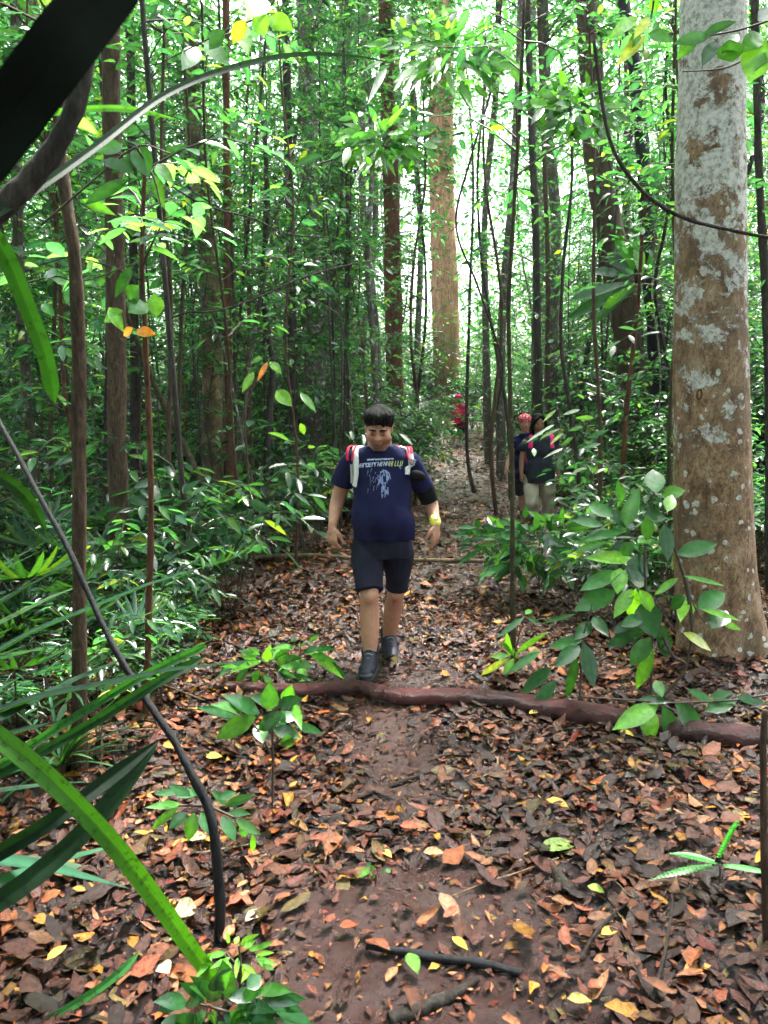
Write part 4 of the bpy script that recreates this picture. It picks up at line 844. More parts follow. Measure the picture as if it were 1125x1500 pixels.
leafy('leafy_branch', 'leaf spray with glints painted pale right of the women', 'branch', 7.2, (900, 640), [[(900, 600), (850, 622), (800, 640)], [(880, 680), (820, 660)]],
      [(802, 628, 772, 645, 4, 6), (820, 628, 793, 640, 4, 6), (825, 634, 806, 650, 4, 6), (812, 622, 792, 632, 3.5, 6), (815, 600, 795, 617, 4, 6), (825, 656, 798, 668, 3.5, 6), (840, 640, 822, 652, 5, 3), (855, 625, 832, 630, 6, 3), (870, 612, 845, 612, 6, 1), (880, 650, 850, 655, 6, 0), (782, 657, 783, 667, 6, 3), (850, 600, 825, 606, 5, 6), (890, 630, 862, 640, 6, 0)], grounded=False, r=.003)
# bird's nest fern on the narrow black trunk
def nest_fern():
    Y = 10.4; b = P(938, 400, Y); o = empty('nest_fern', b, 0, 'epiphytic nest fern of long broad fronds perched on the black trunk', 'fern'); mb = MB()
    leafset(mb, [(935, 405, 905, 348, 26, 0), (932, 408, 872, 392, 22, 0), (930, 412, 845, 430, 20, 0), (935, 412, 838, 458, 22, 0), (932, 415, 880, 452, 20, 1), (940, 408, 935, 362, 24, 1), (942, 410, 990, 380, 24, 0), (942, 412, 1000, 408, 22, 3), (938, 416, 860, 475, 16, 0), (945, 405, 965, 360, 20, 0), (930, 405, 890, 370, 22, 2)], Y, tpl='ob', jit=.25, wk=.6, k=.8)
    link('fronds', mb.mesh('fronds', M['gloss'], origin=b), o); cb = MB(); tube(cb, [b - [0, 0, .15], b + [0, 0, .05]], [.06, .09], 5, 9); link('root_ball', cb.mesh('root_ball', M['b_vine'], origin=b), o)
nest_fern()
for j in range(3):
    q = []
    for i in range(0, 60, 3):
        a = i * .16 * (1 if j % 2 else -1) + 2.1 * j; rr = .215 - .0012 * i; q.append(VC[min(i, len(VC) - 1)] + np.array([math.cos(a) * rr, math.sin(a) * rr * 1.02 - .02, 0]))
    stick('liana', ['thick vine winding up the front of the leaning tree', 'dark vine crossing behind the leaning tree', 'thin vine coiled round the leaning tree'][j], 'vine', q, [.035, .03, .02], ['b_vine', 'b_dark', 'b_vine'][j], 8, .12, 80)
# ------------------------------------------------------------------ long strap leaves of the pandanus in the left foreground
def strap(mb, pts, w_, fold=.35, n=40, col=(.02, .08, .02), up=None, tip=.85, thick=0):
    c = spline(PP(pts), n); T_ = nrm(np.gradient(c, axis=0)); t = np.linspace(0, 1, n)
    view = nrm(np.array([0, 0, CAM_H]) - c); nn = nrm(np.cross(np.cross(T_, view), T_)) if up is None else np.tile(np.array(up, float), (n, 1))
    nn = nrm(nn - T_ * (nn * T_).sum(1, keepdims=True)); s = np.cross(T_, nn); hw = w_ * .5 * np.where(t > tip, np.clip((1 - t) / (1 - tip), 0, 1) ** .7, 1) * np.interp(t, [0, .2, 1], [.9, 1, 1])
    K = 13; ks = np.linspace(-1, 1, K); rid = .035 * (np.arange(K) % 2)
    V = np.stack([c + s * (hw * k_)[:, None] + nn * (hw * (fold * abs(k_) + rid[j]))[:, None] for j, k_ in enumerate(ks)], 1).reshape(-1, 3)
    i = (np.arange(n - 1)[:, None] * K + np.arange(K - 1)[None]).ravel(); F = np.stack([i, i + 1, i + K + 1, i + K], 1)
    col = np.array(col)[None] * np.tile(1 + .18 * (np.arange(K) % 2) - .12 * (np.abs(ks) > .9), n)[:, None] * (1 + .08 * np.repeat(np.sin(np.arange(n) * .9), K))[:, None]
    mb.add(V, F, col)
def pandanus():
    b = np.array([-1.15, 1.35, 0.0]); b[2] = float(H(b[0], b[1])); o = empty('pandanus', b, 0, 'pandanus with very long strap leaves crowding the left foreground', 'plant')
    st = MB(); tube(st, [b - [0, 0, .1], b + [.02, 0, .5], b + [-.05, 0, 1.1]], [.05, .045, .04], 20, 12, wob=.08); link('trunk', st.mesh('trunk', M['b_brown'], origin=b), o)
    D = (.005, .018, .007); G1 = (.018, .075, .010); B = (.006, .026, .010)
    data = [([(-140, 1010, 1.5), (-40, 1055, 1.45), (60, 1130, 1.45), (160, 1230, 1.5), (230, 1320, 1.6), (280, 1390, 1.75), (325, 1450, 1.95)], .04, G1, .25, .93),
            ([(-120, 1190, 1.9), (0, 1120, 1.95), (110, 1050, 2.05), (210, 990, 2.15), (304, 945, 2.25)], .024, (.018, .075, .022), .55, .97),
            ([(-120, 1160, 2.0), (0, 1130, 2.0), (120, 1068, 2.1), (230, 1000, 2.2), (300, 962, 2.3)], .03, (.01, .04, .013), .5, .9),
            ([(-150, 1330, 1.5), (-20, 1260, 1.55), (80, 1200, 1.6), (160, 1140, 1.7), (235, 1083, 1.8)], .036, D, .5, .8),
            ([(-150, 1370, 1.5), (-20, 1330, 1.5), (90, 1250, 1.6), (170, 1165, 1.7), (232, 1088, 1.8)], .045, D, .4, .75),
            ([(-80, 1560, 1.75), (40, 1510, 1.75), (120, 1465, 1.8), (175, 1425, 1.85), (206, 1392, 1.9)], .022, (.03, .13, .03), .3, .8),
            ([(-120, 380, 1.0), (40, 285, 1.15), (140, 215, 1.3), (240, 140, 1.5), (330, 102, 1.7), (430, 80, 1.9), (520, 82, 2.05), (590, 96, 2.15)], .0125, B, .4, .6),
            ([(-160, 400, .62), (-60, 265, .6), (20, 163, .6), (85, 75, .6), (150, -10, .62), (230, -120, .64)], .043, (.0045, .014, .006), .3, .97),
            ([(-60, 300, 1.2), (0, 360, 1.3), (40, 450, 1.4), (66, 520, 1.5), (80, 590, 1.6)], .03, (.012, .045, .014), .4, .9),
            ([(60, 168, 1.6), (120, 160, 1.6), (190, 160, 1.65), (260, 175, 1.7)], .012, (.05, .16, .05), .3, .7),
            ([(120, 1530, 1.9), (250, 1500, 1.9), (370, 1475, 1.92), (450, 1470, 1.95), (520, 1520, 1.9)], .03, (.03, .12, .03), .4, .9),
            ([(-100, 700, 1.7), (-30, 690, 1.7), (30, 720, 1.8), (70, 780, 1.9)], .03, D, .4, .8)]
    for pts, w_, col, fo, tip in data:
        mb = MB(); strap(mb, pts, w_, fo, col=col, tip=tip); l = link('leaf', mb.mesh('strap_leaf', M['silhouette' if col[0] < .005 else 'blade'], origin=b), o)
        if col == G1: l['label'] = 'bright green strap leaf bending down to the litter'
pandanus()
# ------------------------------------------------------------------ standout fallen leaves
for (a, c, x1, y1, wd, col, lb) in [(498, 1372, 522, 1366, 13, (.55, .07, .02), 'glossy orange red leaf lying left of the mud near the bottom'), (586, 1222, 612, 1220, 14, (.6, .09, .04), 'orange red leaf right of the mud centre'), (790, 1258, 846, 1240, 24, (.2, .32, .07), 'large pale green fallen leaf right of the trail'),
    (662, 1388, 684, 1404, 12, (.7, .5, .06), 'bright yellow leaf below the mud'), (598, 1412, 612, 1440, 18, (.12, .34, .04), 'bright green leaf in the lower middle'), (234, 1430, 248, 1440, 22, (.6, .6, .38), 'small cream leaf at the lower left'),
    (360, 1365, 386, 1345, 16, (.55, .45, .28), 'long cream tan leaf below the black liana'), (302, 1120, 326, 1118, 14, (.45, .5, .08), 'lime yellow leaf in the litter left of the trail'), (274, 1242, 303, 1240, 20, (.5, .38, .2), 'tan yellow leaf near the liana'),
    (70, 1425, 98, 1398, 14, (.6, .4, .08), 'yellow leaf in the dark lower left'), (255, 1350, 290, 1348, 34, (.36, .33, .2), 'broad dull beige leaf at the lower left'), (860, 1312, 884, 1318, 13, (.35, .48, .08), 'lime leaf on the right litter'),
    (905, 1080, 928, 1084, 10, (.65, .5, .06), 'yellow leaf just below the log'), (775, 1055, 790, 1050, 8, (.7, .5, .06), 'small yellow leaf under the middle of the log'), (560, 1258, 573, 1266, 10, (.6, .5, .1), 'pale yellow leaf on the mud edge'), (800, 1183, 832, 1190, 14, (.6, .4, .06), 'golden curled leaf right of the trail'),
    (645, 1322, 672, 1360, 20, (.42, .22, .13), 'long tan leaf flat on the mud'), (1000, 1440, 1040, 1425, 18, (.6, .25, .06), 'orange leaf in the bottom right'), (620, 1262, 650, 1258, 16, (.5, .28, .15), 'tan leaf beside the mud'), (880, 1385, 905, 1372, 14, (.7, .42, .08), 'amber leaf in the lower right'), (830, 1480, 865, 1478, 16, (.45, .4, .1), 'olive yellow leaf at the bottom edge')]:
    g0, g1 = G(a, c), G(x1, y1); d = g1 - g0; mb = MB(); g0 = g0 + [0, 0, .035]; d[2] *= .2
    leaves(mb, g0, d, np.array([0, -.15, 1.0]), np.linalg.norm(d) * 1.05, wd / 1125 * g0[1] * 1.3, np.array(col) * .55, 'full', .12, .25, 0, .2, .06)
    tag(link('fallen_leaf', mb.mesh('fallen_leaf', M['litter'], origin=g0), None, g0), lb, 'leaf')
# ------------------------------------------------------------------ people
def skin_mat():
    m, t, b = mat_new('skin'); at = N(t, 'Attribute'); at.attribute_name = 'col'; tc = N(t, 'TexCoord')
    nz = noise(t, 30, 5, .6, tc.outputs['Object']); f = ramp(t, nz.outputs[0], [(.3, (.86, .8, .8)), (.7, (1.1, 1.08, 1.05))]).outputs[0]
    t.links.new(mixc(t, 1.0, at.outputs[0], f, 'MULTIPLY'), b.inputs['Base Color']); b.inputs['Roughness'].default_value = .5
    b.inputs['Subsurface Weight'].default_value = .12; b.inputs['Subsurface Radius'].default_value = (.02, .008, .004); b.inputs['Subsurface Scale'].default_value = .3
    n2 = noise(t, 300, 2, .5, tc.outputs['Object']); bump(t, b, n2.outputs[0], .12, .001); return m
def cloth_mat(name, c, rough=.85, c2=None, sc=14):
    m, t, b = mat_new(name); tc = N(t, 'TexCoord'); nz = noise(t, sc, 5, .6, tc.outputs['Object'])
    c2 = c2 or tuple(v * 1.5 for v in c)
    t.links.new(ramp(t, nz.outputs[0], [(.35, c), (.7, c2)]).outputs[0], b.inputs['Base Color']); b.inputs['Roughness'].default_value = rough
    b.inputs['Specular IOR Level'].default_value = .12
    n2 = noise(t, 420, 2, .5, tc.outputs['Object']); bump(t, b, n2.outputs[0], .3, .001); return m
M['skin'] = skin_mat()
M['navy'] = cloth_mat('navy_cotton', (.008, .009, .04), c2=(.012, .013, .055)); M['short'] = cloth_mat('dark_shorts_cloth', (.012, .012, .025), c2=(.02, .02, .036))
M['charcoal'] = cloth_mat('charcoal_cotton', (.016, .019, .03), c2=(.028, .032, .046)); M['khaki'] = cloth_mat('khaki_cloth', (.42, .37, .3), c2=(.58, .52, .43))
M['black'] = cloth_mat('black_cloth', (.006, .006, .007)); M['white'] = cloth_mat('white_webbing', (.62, .6, .62), c2=(.75, .73, .75)); M['redw'] = cloth_mat('red_webbing', (.5, .02, .05), c2=(.62, .04, .08))
M['greyw'] = cloth_mat('grey_cloth', (.22, .22, .24)); M['pink'] = cloth_mat('pink_webbing', (.6, .03, .16)); M['redcl'] = cloth_mat('red_cloth', (.5, .015, .03), c2=(.62, .03, .06))
M['print'] = cloth_mat('pale_blue_print', (.16, .2, .4), c2=(.3, .36, .6), sc=60); M['printw'] = cloth_mat('white_print', (.4, .44, .6)); M['printy'] = cloth_mat('yellow_print', (.45, .5, .16)); M['yellow'] = plain('yellow_band', (.75, .7, .12), .5)
M['shoe'] = plain('shoe_fabric', (.009, .010, .026), .6, 90, .3); M['sole'] = plain('shoe_sole', (.012, .012, .012), .6); M['toe'] = plain('shoe_toe', (.02, .023, .03), .5); M['blue'] = plain('bright_blue_shoe', (.05, .3, .6), .5)
M['hair'] = plain('black_hair', (.004, .0035, .003), .65, 160, .6, .9, .15); M['lip'] = plain('lip', (.2, .07, .055), .5); M['eyedark'] = plain('eyelash', (.01, .007, .006), .5); M['purple'] = cloth_mat('purple_pack', (.1, .03, .12)); M['sock'] = M['white']
def bandana_mat():
    m, t, b = mat_new('bandana'); tc = N(t, 'TexCoord'); vo = N(t, 'TexVoronoi'); vo.inputs['Scale'].default_value = 42; t.links.new(tc.outputs['Object'], vo.inputs[0])
    t.links.new(ramp(t, vo.outputs['Distance'], [(.28, (.75, .7, .7)), (.36, (.55, .02, .05))]).outputs[0], b.inputs['Base Color']); b.inputs['Roughness'].default_value = .8; return m
M['bandana'] = bandana_mat()

class Solid:
    """closed pieces merged into one continuous surface"""
    def __init__(s): s.mb = MB()
    def limb(s, pts, rad, n=None, sides=16, flat=False):
        pts = np.asarray(pts, float); n = n or max(10, len(pts) * 6); c = spline(pts, n); r = np.interp(np.linspace(0, 1, n), np.linspace(0, 1, len(rad)), rad)
        T = nrm(np.gradient(c, axis=0)); e0 = [c[0] - T[0] * r[0] * k for k in (.95, .7, .4)]; e1 = [c[-1] + T[-1] * r[-1] * k for k in (.4, .7, .95)]
        c = np.vstack([e0, c, e1]); r = np.concatenate([[r[0] * .3, r[0] * .7, r[0] * .92], r, [r[-1] * .92, r[-1] * .7, r[-1] * .3]])
        if flat: c, r = c[:-3], r[:-3]
        tmp = MB(); tube(tmp, c, [1.0], sides=sides, raw=True)
        V = tmp.v[0]; nn = len(c)
        for i in range(nn): V[i * sides:(i + 1) * sides] = c[i] + (V[i * sides:(i + 1) * sides] - c[i]) * r[i]
        s.mb.add(V, tmp.f)
    def ell(s, c, r, R=None, nu=20, nv=14):
        u = np.arange(nu) * 2 * PI / nu; v = np.linspace(0, PI, nv + 2)[1:-1]
        pts = np.stack([np.outer(np.sin(v), np.cos(u)), np.outer(np.sin(v), np.sin(u)), np.outer(np.cos(v), np.ones(nu))], -1).reshape(-1, 3)
        pts = np.vstack([pts, [0, 0, 1], [0, 0, -1]]) * np.asarray(r, float)
        if R is not None: pts = pts @ np.asarray(R).T
        k = len(v); idx = np.arange((k - 1) * nu).reshape(k - 1, nu); nx = np.roll(idx, -1, 1); a = np.arange(nu); b = (a + 1) % nu
        s.mb.add(pts + np.asarray(c, float), [np.stack([idx, idx + nu, nx + nu, nx], -1).reshape(-1, 4), np.stack([a, b, np.full(nu, k * nu)], 1), np.stack([b + (k - 1) * nu, a + (k - 1) * nu, np.full(nu, k * nu + 1)], 1)])
    def rings(s, L, sides=36, e=2.4):
        """L: (cx, cy, cz, rx, ry) rings, top to bottom"""
        L = np.asarray(L, float); n = len(L) * 5; c = spline(L, n); a = np.arange(sides) * 2 * PI / sides
        ca, sa = np.cos(a), np.sin(a); X = np.sign(ca) * np.abs(ca) ** (2 / e); Y = np.sign(sa) * np.abs(sa) ** (2 / e)
        V = np.concatenate([np.stack([q[0] + q[3] * X, q[1] + q[4] * Y, np.full(sides, q[2])], 1) for q in c]); idx = np.arange((n - 1) * sides).reshape(n - 1, sides); nx = np.roll(idx, -1, 1)
        V = np.vstack([V, c[0][:3], c[-1][:3]]); k = n * sides; b = (np.arange(sides) + 1) % sides; aa = np.arange(sides)
        s.mb.add(V, [np.stack([idx, idx + sides, nx + sides, nx], -1).reshape(-1, 4), np.stack([np.full(sides, k), aa, b], 1), np.stack([np.full(sides, k + 1), b + (n - 1) * sides, aa + (n - 1) * sides], 1)])
    def make(s, name, mat, parent, voxel=.006, smooth=6, col=None, wr=None, colfn=None):
        o = link(name, s.mb.mesh(name, mat), None)
        md = o.modifiers.new('r', 'REMESH'); md.mode = 'VOXEL'; md.voxel_size = voxel; md.use_smooth_shade = True
        if smooth: sm = o.modifiers.new('s', 'SMOOTH'); sm.factor = .5; sm.iterations = smooth
        dg = bpy.context.evaluated_depsgraph_get(); me = bpy.data.meshes.new_from_object(o.evaluated_get(dg)); old = o.data; o.modifiers.clear(); o.data = me; bpy.data.meshes.remove(old)
        me.materials.clear(); me.materials.append(mat); n = len(me.vertices); v = np.empty(n * 3, np.float32); me.vertices.foreach_get('co', v); v = v.reshape(-1, 3).astype(float)
        if wr is not None:
            nr = np.empty(n * 3, np.float32); me.vertices.foreach_get('normal', nr); v = v + nr.reshape(-1, 3) * wr(v)[:, None]
        c = np.tile(np.array(col if col is not None else (.5, .5, .5), float), (n, 1))
        if colfn: c = colfn(v, c)
        org = np.array(parent.location if parent.parent is None else parent.parent.location) if parent else np.zeros(3)
        me.vertices.foreach_set('co', (v - org).astype(np.float32).ravel())
        for a_ in list(me.color_attributes): me.color_attributes.remove(a_)
        at = me.color_attributes.new('col', 'FLOAT_COLOR', 'POINT'); at.data.foreach_set('color', np.concatenate([c, np.ones((n, 1))], 1).astype(np.float32).ravel())
        me.polygons.foreach_set('use_smooth', np.full(len(me.polygons), True)); me.update(); o.parent = parent; me.name = name
        return o, v
def wrinkle(seed, amp=.004, fz=16, fx=9):
    q = np.random.default_rng(seed); D = q.normal(0, 1, (7, 3)) * [fx, fx, fz]; ph = q.uniform(0, 6.28, 7)
    def f(v):
        w_ = sum(np.sin(v @ D[i] + ph[i] + 1.2 * np.sin(v @ D[(i + 1) % 7] * .5)) for i in range(7)) / 7
        return amp * np.sign(w_) * np.abs(w_) ** .8 * 1.6
    return f
def rotm(ax, a): return np.array(Matrix.Rotation(a, 3, ax))
def hand(sd, wr, d, palm, thumb, size=1.0, curl=.5, wf=1.0):
    """wr wrist point, d direction of the fingers, palm palm normal, thumb direction of thumb side"""
    d = nrm(np.array(d, float)); palm = nrm(np.array(palm, float) - d * np.dot(palm, d)); s = nrm(np.cross(d, palm)); s = s if s.dot(thumb) > 0 else -s; k = size
    R = np.stack([s, palm, d], 1); sd.ell(wr + d * .045 * k, (.038 * k * wf, .016 * k, .052 * k), R); sd.limb([wr - d * .02, wr + d * .03 * k], [.026 * k, .024 * k])
    for i, (off, ln) in enumerate([(.029, .072), (.010, .08), (-.010, .075), (-.028, .058)]):
        b = wr + d * (.08 - .004 * abs(i - 1)) * k + s * off * k * wf; q = [b - d * .02 * k, b]; dd = d.copy()
        for j, f in enumerate((.45, .32, .23)):
            a = curl * (.55 + .25 * j + .12 * i); dd = nrm(dd * math.cos(a) + palm * math.sin(a)); q.append(q[-1] + dd * ln * k * f)
        sd.limb(q, [.0095 * k * wf, .0095 * k * wf, .0085 * k, .0078 * k, .0065 * k], sides=10)
    b = wr + d * .02 * k + s * .026 * k; td = nrm(s * .75 + d * .75 + palm * .35); t2 = nrm(s * .2 + d * .9 + palm * .5)
    sd.limb([b, b + td * .035 * k, b + td * .035 * k + t2 * .03 * k, b + td * .035 * k + t2 * .052 * k], [.014 * k, .012 * k, .0105 * k, .008 * k], sides=10)
def head(sd, c, R, k=1.0, fat=1.0):
    """c head centre, R columns: right, back, up"""
    def at(x, y, z): return c + R @ (np.array([x, y, z]) * k)
    sd.ell(at(0, .012, .03), (.076 * k, .095 * k, .088 * k), R); sd.ell(at(0, -.02, -.03), (.066 * k * fat, .072 * k, .085 * k), R); sd.ell(at(0, -.045, -.085), (.038 * k * fat, .036 * k, .03 * k), R)
    for s in (-1, 1):
        sd.ell(at(s * .036 * fat, -.052, -.03), (.03 * k * fat, .028 * k, .034 * k), R); sd.ell(at(s * .03, -.078, .022), (.026 * k, .014 * k, .008 * k), R)
        sd.ell(at(s * .077, .005, -.002), (.009 * k, .018 * k, .032 * k), R); sd.ell(at(s * .031, -.072, .002), (.015 * k, .012 * k, .010 * k), R); sd.ell(at(s * .012, -.094, -.028), (.009 * k, .009 * k, .008 * k), R)
        sd.ell(at(s * .05 * fat, -.012, -.062), (.022 * k * fat, .035 * k, .026 * k), R)
    sd.limb([at(0, -.082, .02), at(0, -.093, -.005), at(0, -.104, -.026)], [.007 * k, .009 * k, .013 * k], sides=12)
    sd.ell(at(0, -.086, -.056), (.024 * k, .012 * k, .007 * k), R); sd.ell(at(0, -.084, -.066), (.02 * k, .012 * k, .008 * k), R)
    return at
def face_bits(o, at, R, k=1.0, brow=.0055, vox=.0025):
    for s in (-1, 1):
        e = Solid(); e.limb([at(s * .046, -.080, -.003), at(s * .031, -.0865, -.006), at(s * .017, -.083, -.003)], [.0022 * k, .0034 * k, .0022 * k], sides=8); e.make('eye', M['eyedark'], o, vox, 1)
        e = Solid(); e.limb([at(s * .052, -.080, .024), at(s * .033, -.093, .030), at(s * .014, -.092, .026)], [brow * .7 * k, brow * k, brow * k], sides=8); e.make('eyebrow', M['hair'], o, vox, 1)
    e = Solid(); e.limb([at(-.024, -.091, -.060), at(0, -.0985, -.061), at(.024, -.091, -.060)], [.002 * k, .0045 * k, .002 * k], sides=8); e.make('lips', M['lip'], o, vox, 1)
def shoe(o, ank, fwd, k=1.0, matU='shoe', voxel=.005, pitch=0.0, laces=True):
    f = nrm(np.array([fwd[0], fwd[1], 0.0])); f = nrm(f + np.array([0, 0, pitch])); s = nrm(np.cross(f, [0, 0, 1])); u = np.cross(s, f); R = np.stack([s, f, u], 1); A = lambda x, y, z: ank + R @ (np.array([x, y, z]) * k)
    sd = Solid(); sd.limb([A(0, -.045, -.055), A(0, .03, -.058), A(.004, .11, -.066), A(.006, .155, -.07)], [.038 * k, .042 * k, .04 * k, .03 * k]); sd.limb([A(0, -.02, .01), A(0, -.012, -.03), A(0, .02, -.045)], [.047 * k, .045 * k, .043 * k]); sd.limb([A(0, .03, -.02), A(0, .09, -.05)], [.036 * k, .034 * k])
    so, _ = sd.make('shoe', M[matU], o, voxel, 4)
    so2 = Solid(); so2.rings([(0, 0, -.078, .043, .135), (0, 0, -.088, .047, .14), (0, 0, -.1, .046, .138)], e=2.6)
    V = so2.mb.v[0]; V[:, 1] += .055; V[:] = np.array([A(*p) for p in V]); so2.make('sole', M['sole'], so, voxel, 2)
    t_ = Solid(); t_.ell(A(.004, .158, -.074), (.038 * k, .034 * k, .02 * k), R); t_.make('toe_cap', M['toe'], so, voxel, 2)
    if laces:
        lb = MB()
        for j in range(4):
            y = .035 + .022 * j; z = .018 - .016 * j; tube(lb, [A(-.02, y, z - .004), A(0, y + .004, z + .004), A(.02, y, z - .004)], [.003 * k], 6, 5)
        l = link('laces', lb.mesh('laces', M['greyw'], origin=np.array(o.location)), so)
    return so
def frame(yaw, pit, roll=0.0):
    """head axes for someone facing the camera (-Y): columns right, back, up"""
    return rotm('Z', yaw) @ rotm('X', pit) @ rotm('Y', roll)
def tshirt_bvh(o):
    me = o.data; org = np.array(o.parent.location); v = [Vector(p.co) + Vector(org) for p in me.vertices]; return BVHTree.FromPolygons(v, [tuple(p.vertices) for p in me.polygons])
def ribbon(o, bvh, name, mat, path, w_, off=.006, th=.004, horizontal=None, parent=None):
    """flat band laid on the clothing along a path of points; rays go to the body"""
    mb = MB(); c = spline(path, 40); T_ = nrm(np.gradient(c, axis=0)); rows = []
    for i in range(len(c)):
        hit = bvh.find_nearest(Vector(c[i])); nrmv = np.array(hit[1]); p = np.array(hit[0]); s = nrm(np.cross(T_[i], nrmv)); rows.append([p + s * w_ * k_ + nrmv * (off + (th if a_ else 0)) for k_, a_ in ((-.5, 0), (-.46, 1), (.46, 1), (.5, 0))])
    V = np.array(rows).reshape(-1, 3); n = len(c); i = (np.arange(n - 1)[:, None] * 4 + np.arange(3)[None]).ravel(); mb.add(V, np.stack([i, i + 1, i + 5, i + 4], 1)); par = parent or o
    return link(name, mb.mesh(name, M[mat], origin=np.array(o.location)), par)

def man():
    x0 = P(553, 960, 4.62); base = np.array([x0[0], 4.62, 0.0]); base[2] = float(H(base[0], 4.62)); o = empty('person', base, 0, 'man in a navy t-shirt and dark shorts walking down the trail, looking down', 'person', None)
    SK = np.array([.46, .235, .155]); A = lambda px, py, Y: P(px, py, Y)
    hc = A(555, 627, 4.50); R = frame(math.radians(-4), math.radians(24), math.radians(2))
    sd = Solid(); at = head(sd, hc, R, .97, 1.1); sd.limb([at(0, .02, -.05), A(557, 668, 4.58)], [.068, .075])
    sd.rings([(A(557, 664, 4.6)[0], 4.6, A(557, 664, 4.6)[2], .09, .075), (A(557, 690, 4.6)[0], 4.6, A(0, 690, 4.6)[2], .16, .11), (A(0, 750, 4.6)[0] * 0 + A(560, 750, 4.6)[0], 4.59, A(0, 750, 4.6)[2], .165, .13), (A(560, 800, 4.6)[0], 4.62, A(0, 800, 4.6)[2], .16, .12)])
    sh = {-1: A(513, 679, 4.62), 1: A(603, 681, 4.6)}; el = {-1: A(495, 731, 4.68), 1: A(629, 731, 4.68)}; wr = {-1: A(487, 772, 4.56), 1: A(638, 768, 4.56)}
    hp = {-1: A(537, 802, 4.60), 1: A(584, 802, 4.64)}; kn = {-1: A(541, 872, 4.47), 1: A(580, 868, 4.72)}; an = {-1: A(542, 955, 4.46), 1: A(570, 931, 4.9)}
    for s in (-1, 1):
        sd.limb([sh[s], el[s], wr[s]], [.056, .05, .046, .044, .041, .033, .026], 26)
        sd.limb([hp[s], kn[s]], [.075, .07, .064, .056], 20); c_ = (kn[s] * .68 + an[s] * .32) + [0, .022, 0]
        sd.limb([kn[s], c_, an[s], an[s] - [0, 0, .05]], [.056, .056, .06, .055, .043, .034, .032], 26); sd.ell(kn[s] + [0, -.014, 0], (.044, .05, .055))
    hand(sd, wr[-1], (-.05, -.2, -1), (.5, .55, 0), (.6, -.8, 0), 1.02, .95, 1.12); hand(sd, wr[1], (.04, -.15, -1), (-.75, .5, 0), (-.6, -.8, 0), 1.02, .42, 1.08)
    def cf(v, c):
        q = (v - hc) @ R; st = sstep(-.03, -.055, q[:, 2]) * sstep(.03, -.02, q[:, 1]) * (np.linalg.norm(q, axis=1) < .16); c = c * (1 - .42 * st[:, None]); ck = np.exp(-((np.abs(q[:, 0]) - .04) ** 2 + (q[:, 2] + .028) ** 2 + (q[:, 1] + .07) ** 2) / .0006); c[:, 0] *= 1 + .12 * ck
        ey = np.exp(-((np.abs(q[:, 0]) - .03) ** 2 / .0004 + (q[:, 2] - .004) ** 2 / .00012 + (q[:, 1] + .08) ** 2 / .001)); c *= 1 - .3 * ey[:, None]; return c  # ey paints eye socket shade into the skin colour
    sd.make('body', M['skin'], o, .0046, 5, SK, colfn=cf)
    face_bits(o, at, R, 1.0)
    # hair: short, thick, swept forward over the brow
    h = Solid(); h.ell(at(0, .022, .046), (.081, .098, .09), R)
    q = np.random.default_rng(1)
    for i in range(84):
        th = q.uniform(-1.15, 1.15); a = at(math.sin(th) * .05, -.01 + q.uniform(-.03, .03), .122 + q.normal(0, .004)); e = at(math.sin(th) * .083, -.05 - .048 * math.cos(th), .052 + q.uniform(-.012, .04) + .01 * math.cos(th)); m_ = (a + e) / 2 + R @ np.array([math.sin(th) * .018, -.028 * math.cos(th), .014]); h.limb([a, m_, e + q.normal(0, .004, 3)], [.009, .0075, .002], sides=7)
    for i in range(70):
        th = q.uniform(1.1, 5.2); a = at(math.sin(th) * .06, -math.cos(th) * .06 + .02, .1); e = at(math.sin(th) * .082, -math.cos(th) * .096 + .02, q.uniform(.012, .06) - .05 * (abs(th - PI) < 1.0)); h.limb([a, (a + e) / 2 + R @ np.array([math.sin(th) * .012, -math.cos(th) * .012, .01]), e], [.011, .01, .004], sides=7)
    h.make('hair', M['hair'], o, .0032, 1)
    # t-shirt
    t = Solid(); zz = lambda py, Y=4.6: A(0, py, Y)[2]; xx = lambda px, Y=4.6: A(px, 700, Y)[0]
    t.rings([(xx(557), 4.585, zz(652), .092, .078), (xx(558), 4.595, zz(661), .15, .1), (xx(559), 4.6, zz(672), .18, .12), (xx(560), 4.6, zz(700), .174, .14), (xx(560), 4.585, zz(735), .176, .158), (xx(561), 4.58, zz(760), .18, .165), (xx(561), 4.59, zz(777), .182, .158), (xx(561), 4.6, zz(787), .183, .155)])
    for s in (-1, 1):
        mid = sh[s] * .42 + el[s] * .58 if s == -1 else sh[s] * .35 + el[s] * .65; t.limb([A(559 + s * 30, 673, 4.6), sh[s], mid + [s * .006, 0, 0]], [.066, .07, .072, .068, .066, .07], 16, flat=True)
    wf = wrinkle(3, .017, 26, 13)
    ts, _ = t.make('t_shirt', M['navy'], o, .0062, 3, wr=lambda v: wf(v) * (.3 + .5 * sstep(zz(715), zz(750), v[:, 2]))); 
    # collar ring
    rg = Solid(); cc = np.array([xx(557), 4.565, zz(657)]); rr = [cc + np.array([math.cos(a) * .083, math.sin(a) * .07, -.02 * -math.sin(a) * 1.0 + .006]) for a in np.linspace(0, 2 * PI, 25)]; rg.limb(rr, [.007], 50, 8); rg.make('collar', M['navy'], ts, .004, 1)
    bv = tshirt_bvh(ts)
    def front(px, py, off=.003):
        d = A(px, py, 4.0) - np.array([0, 0, CAM_H]); d = nrm(d); h_ = bv.ray_cast(Vector((0, 0, CAM_H)), Vector(d)); return np.array(h_[0]) - d * off if h_[0] is not None else A(px, py, 4.43)
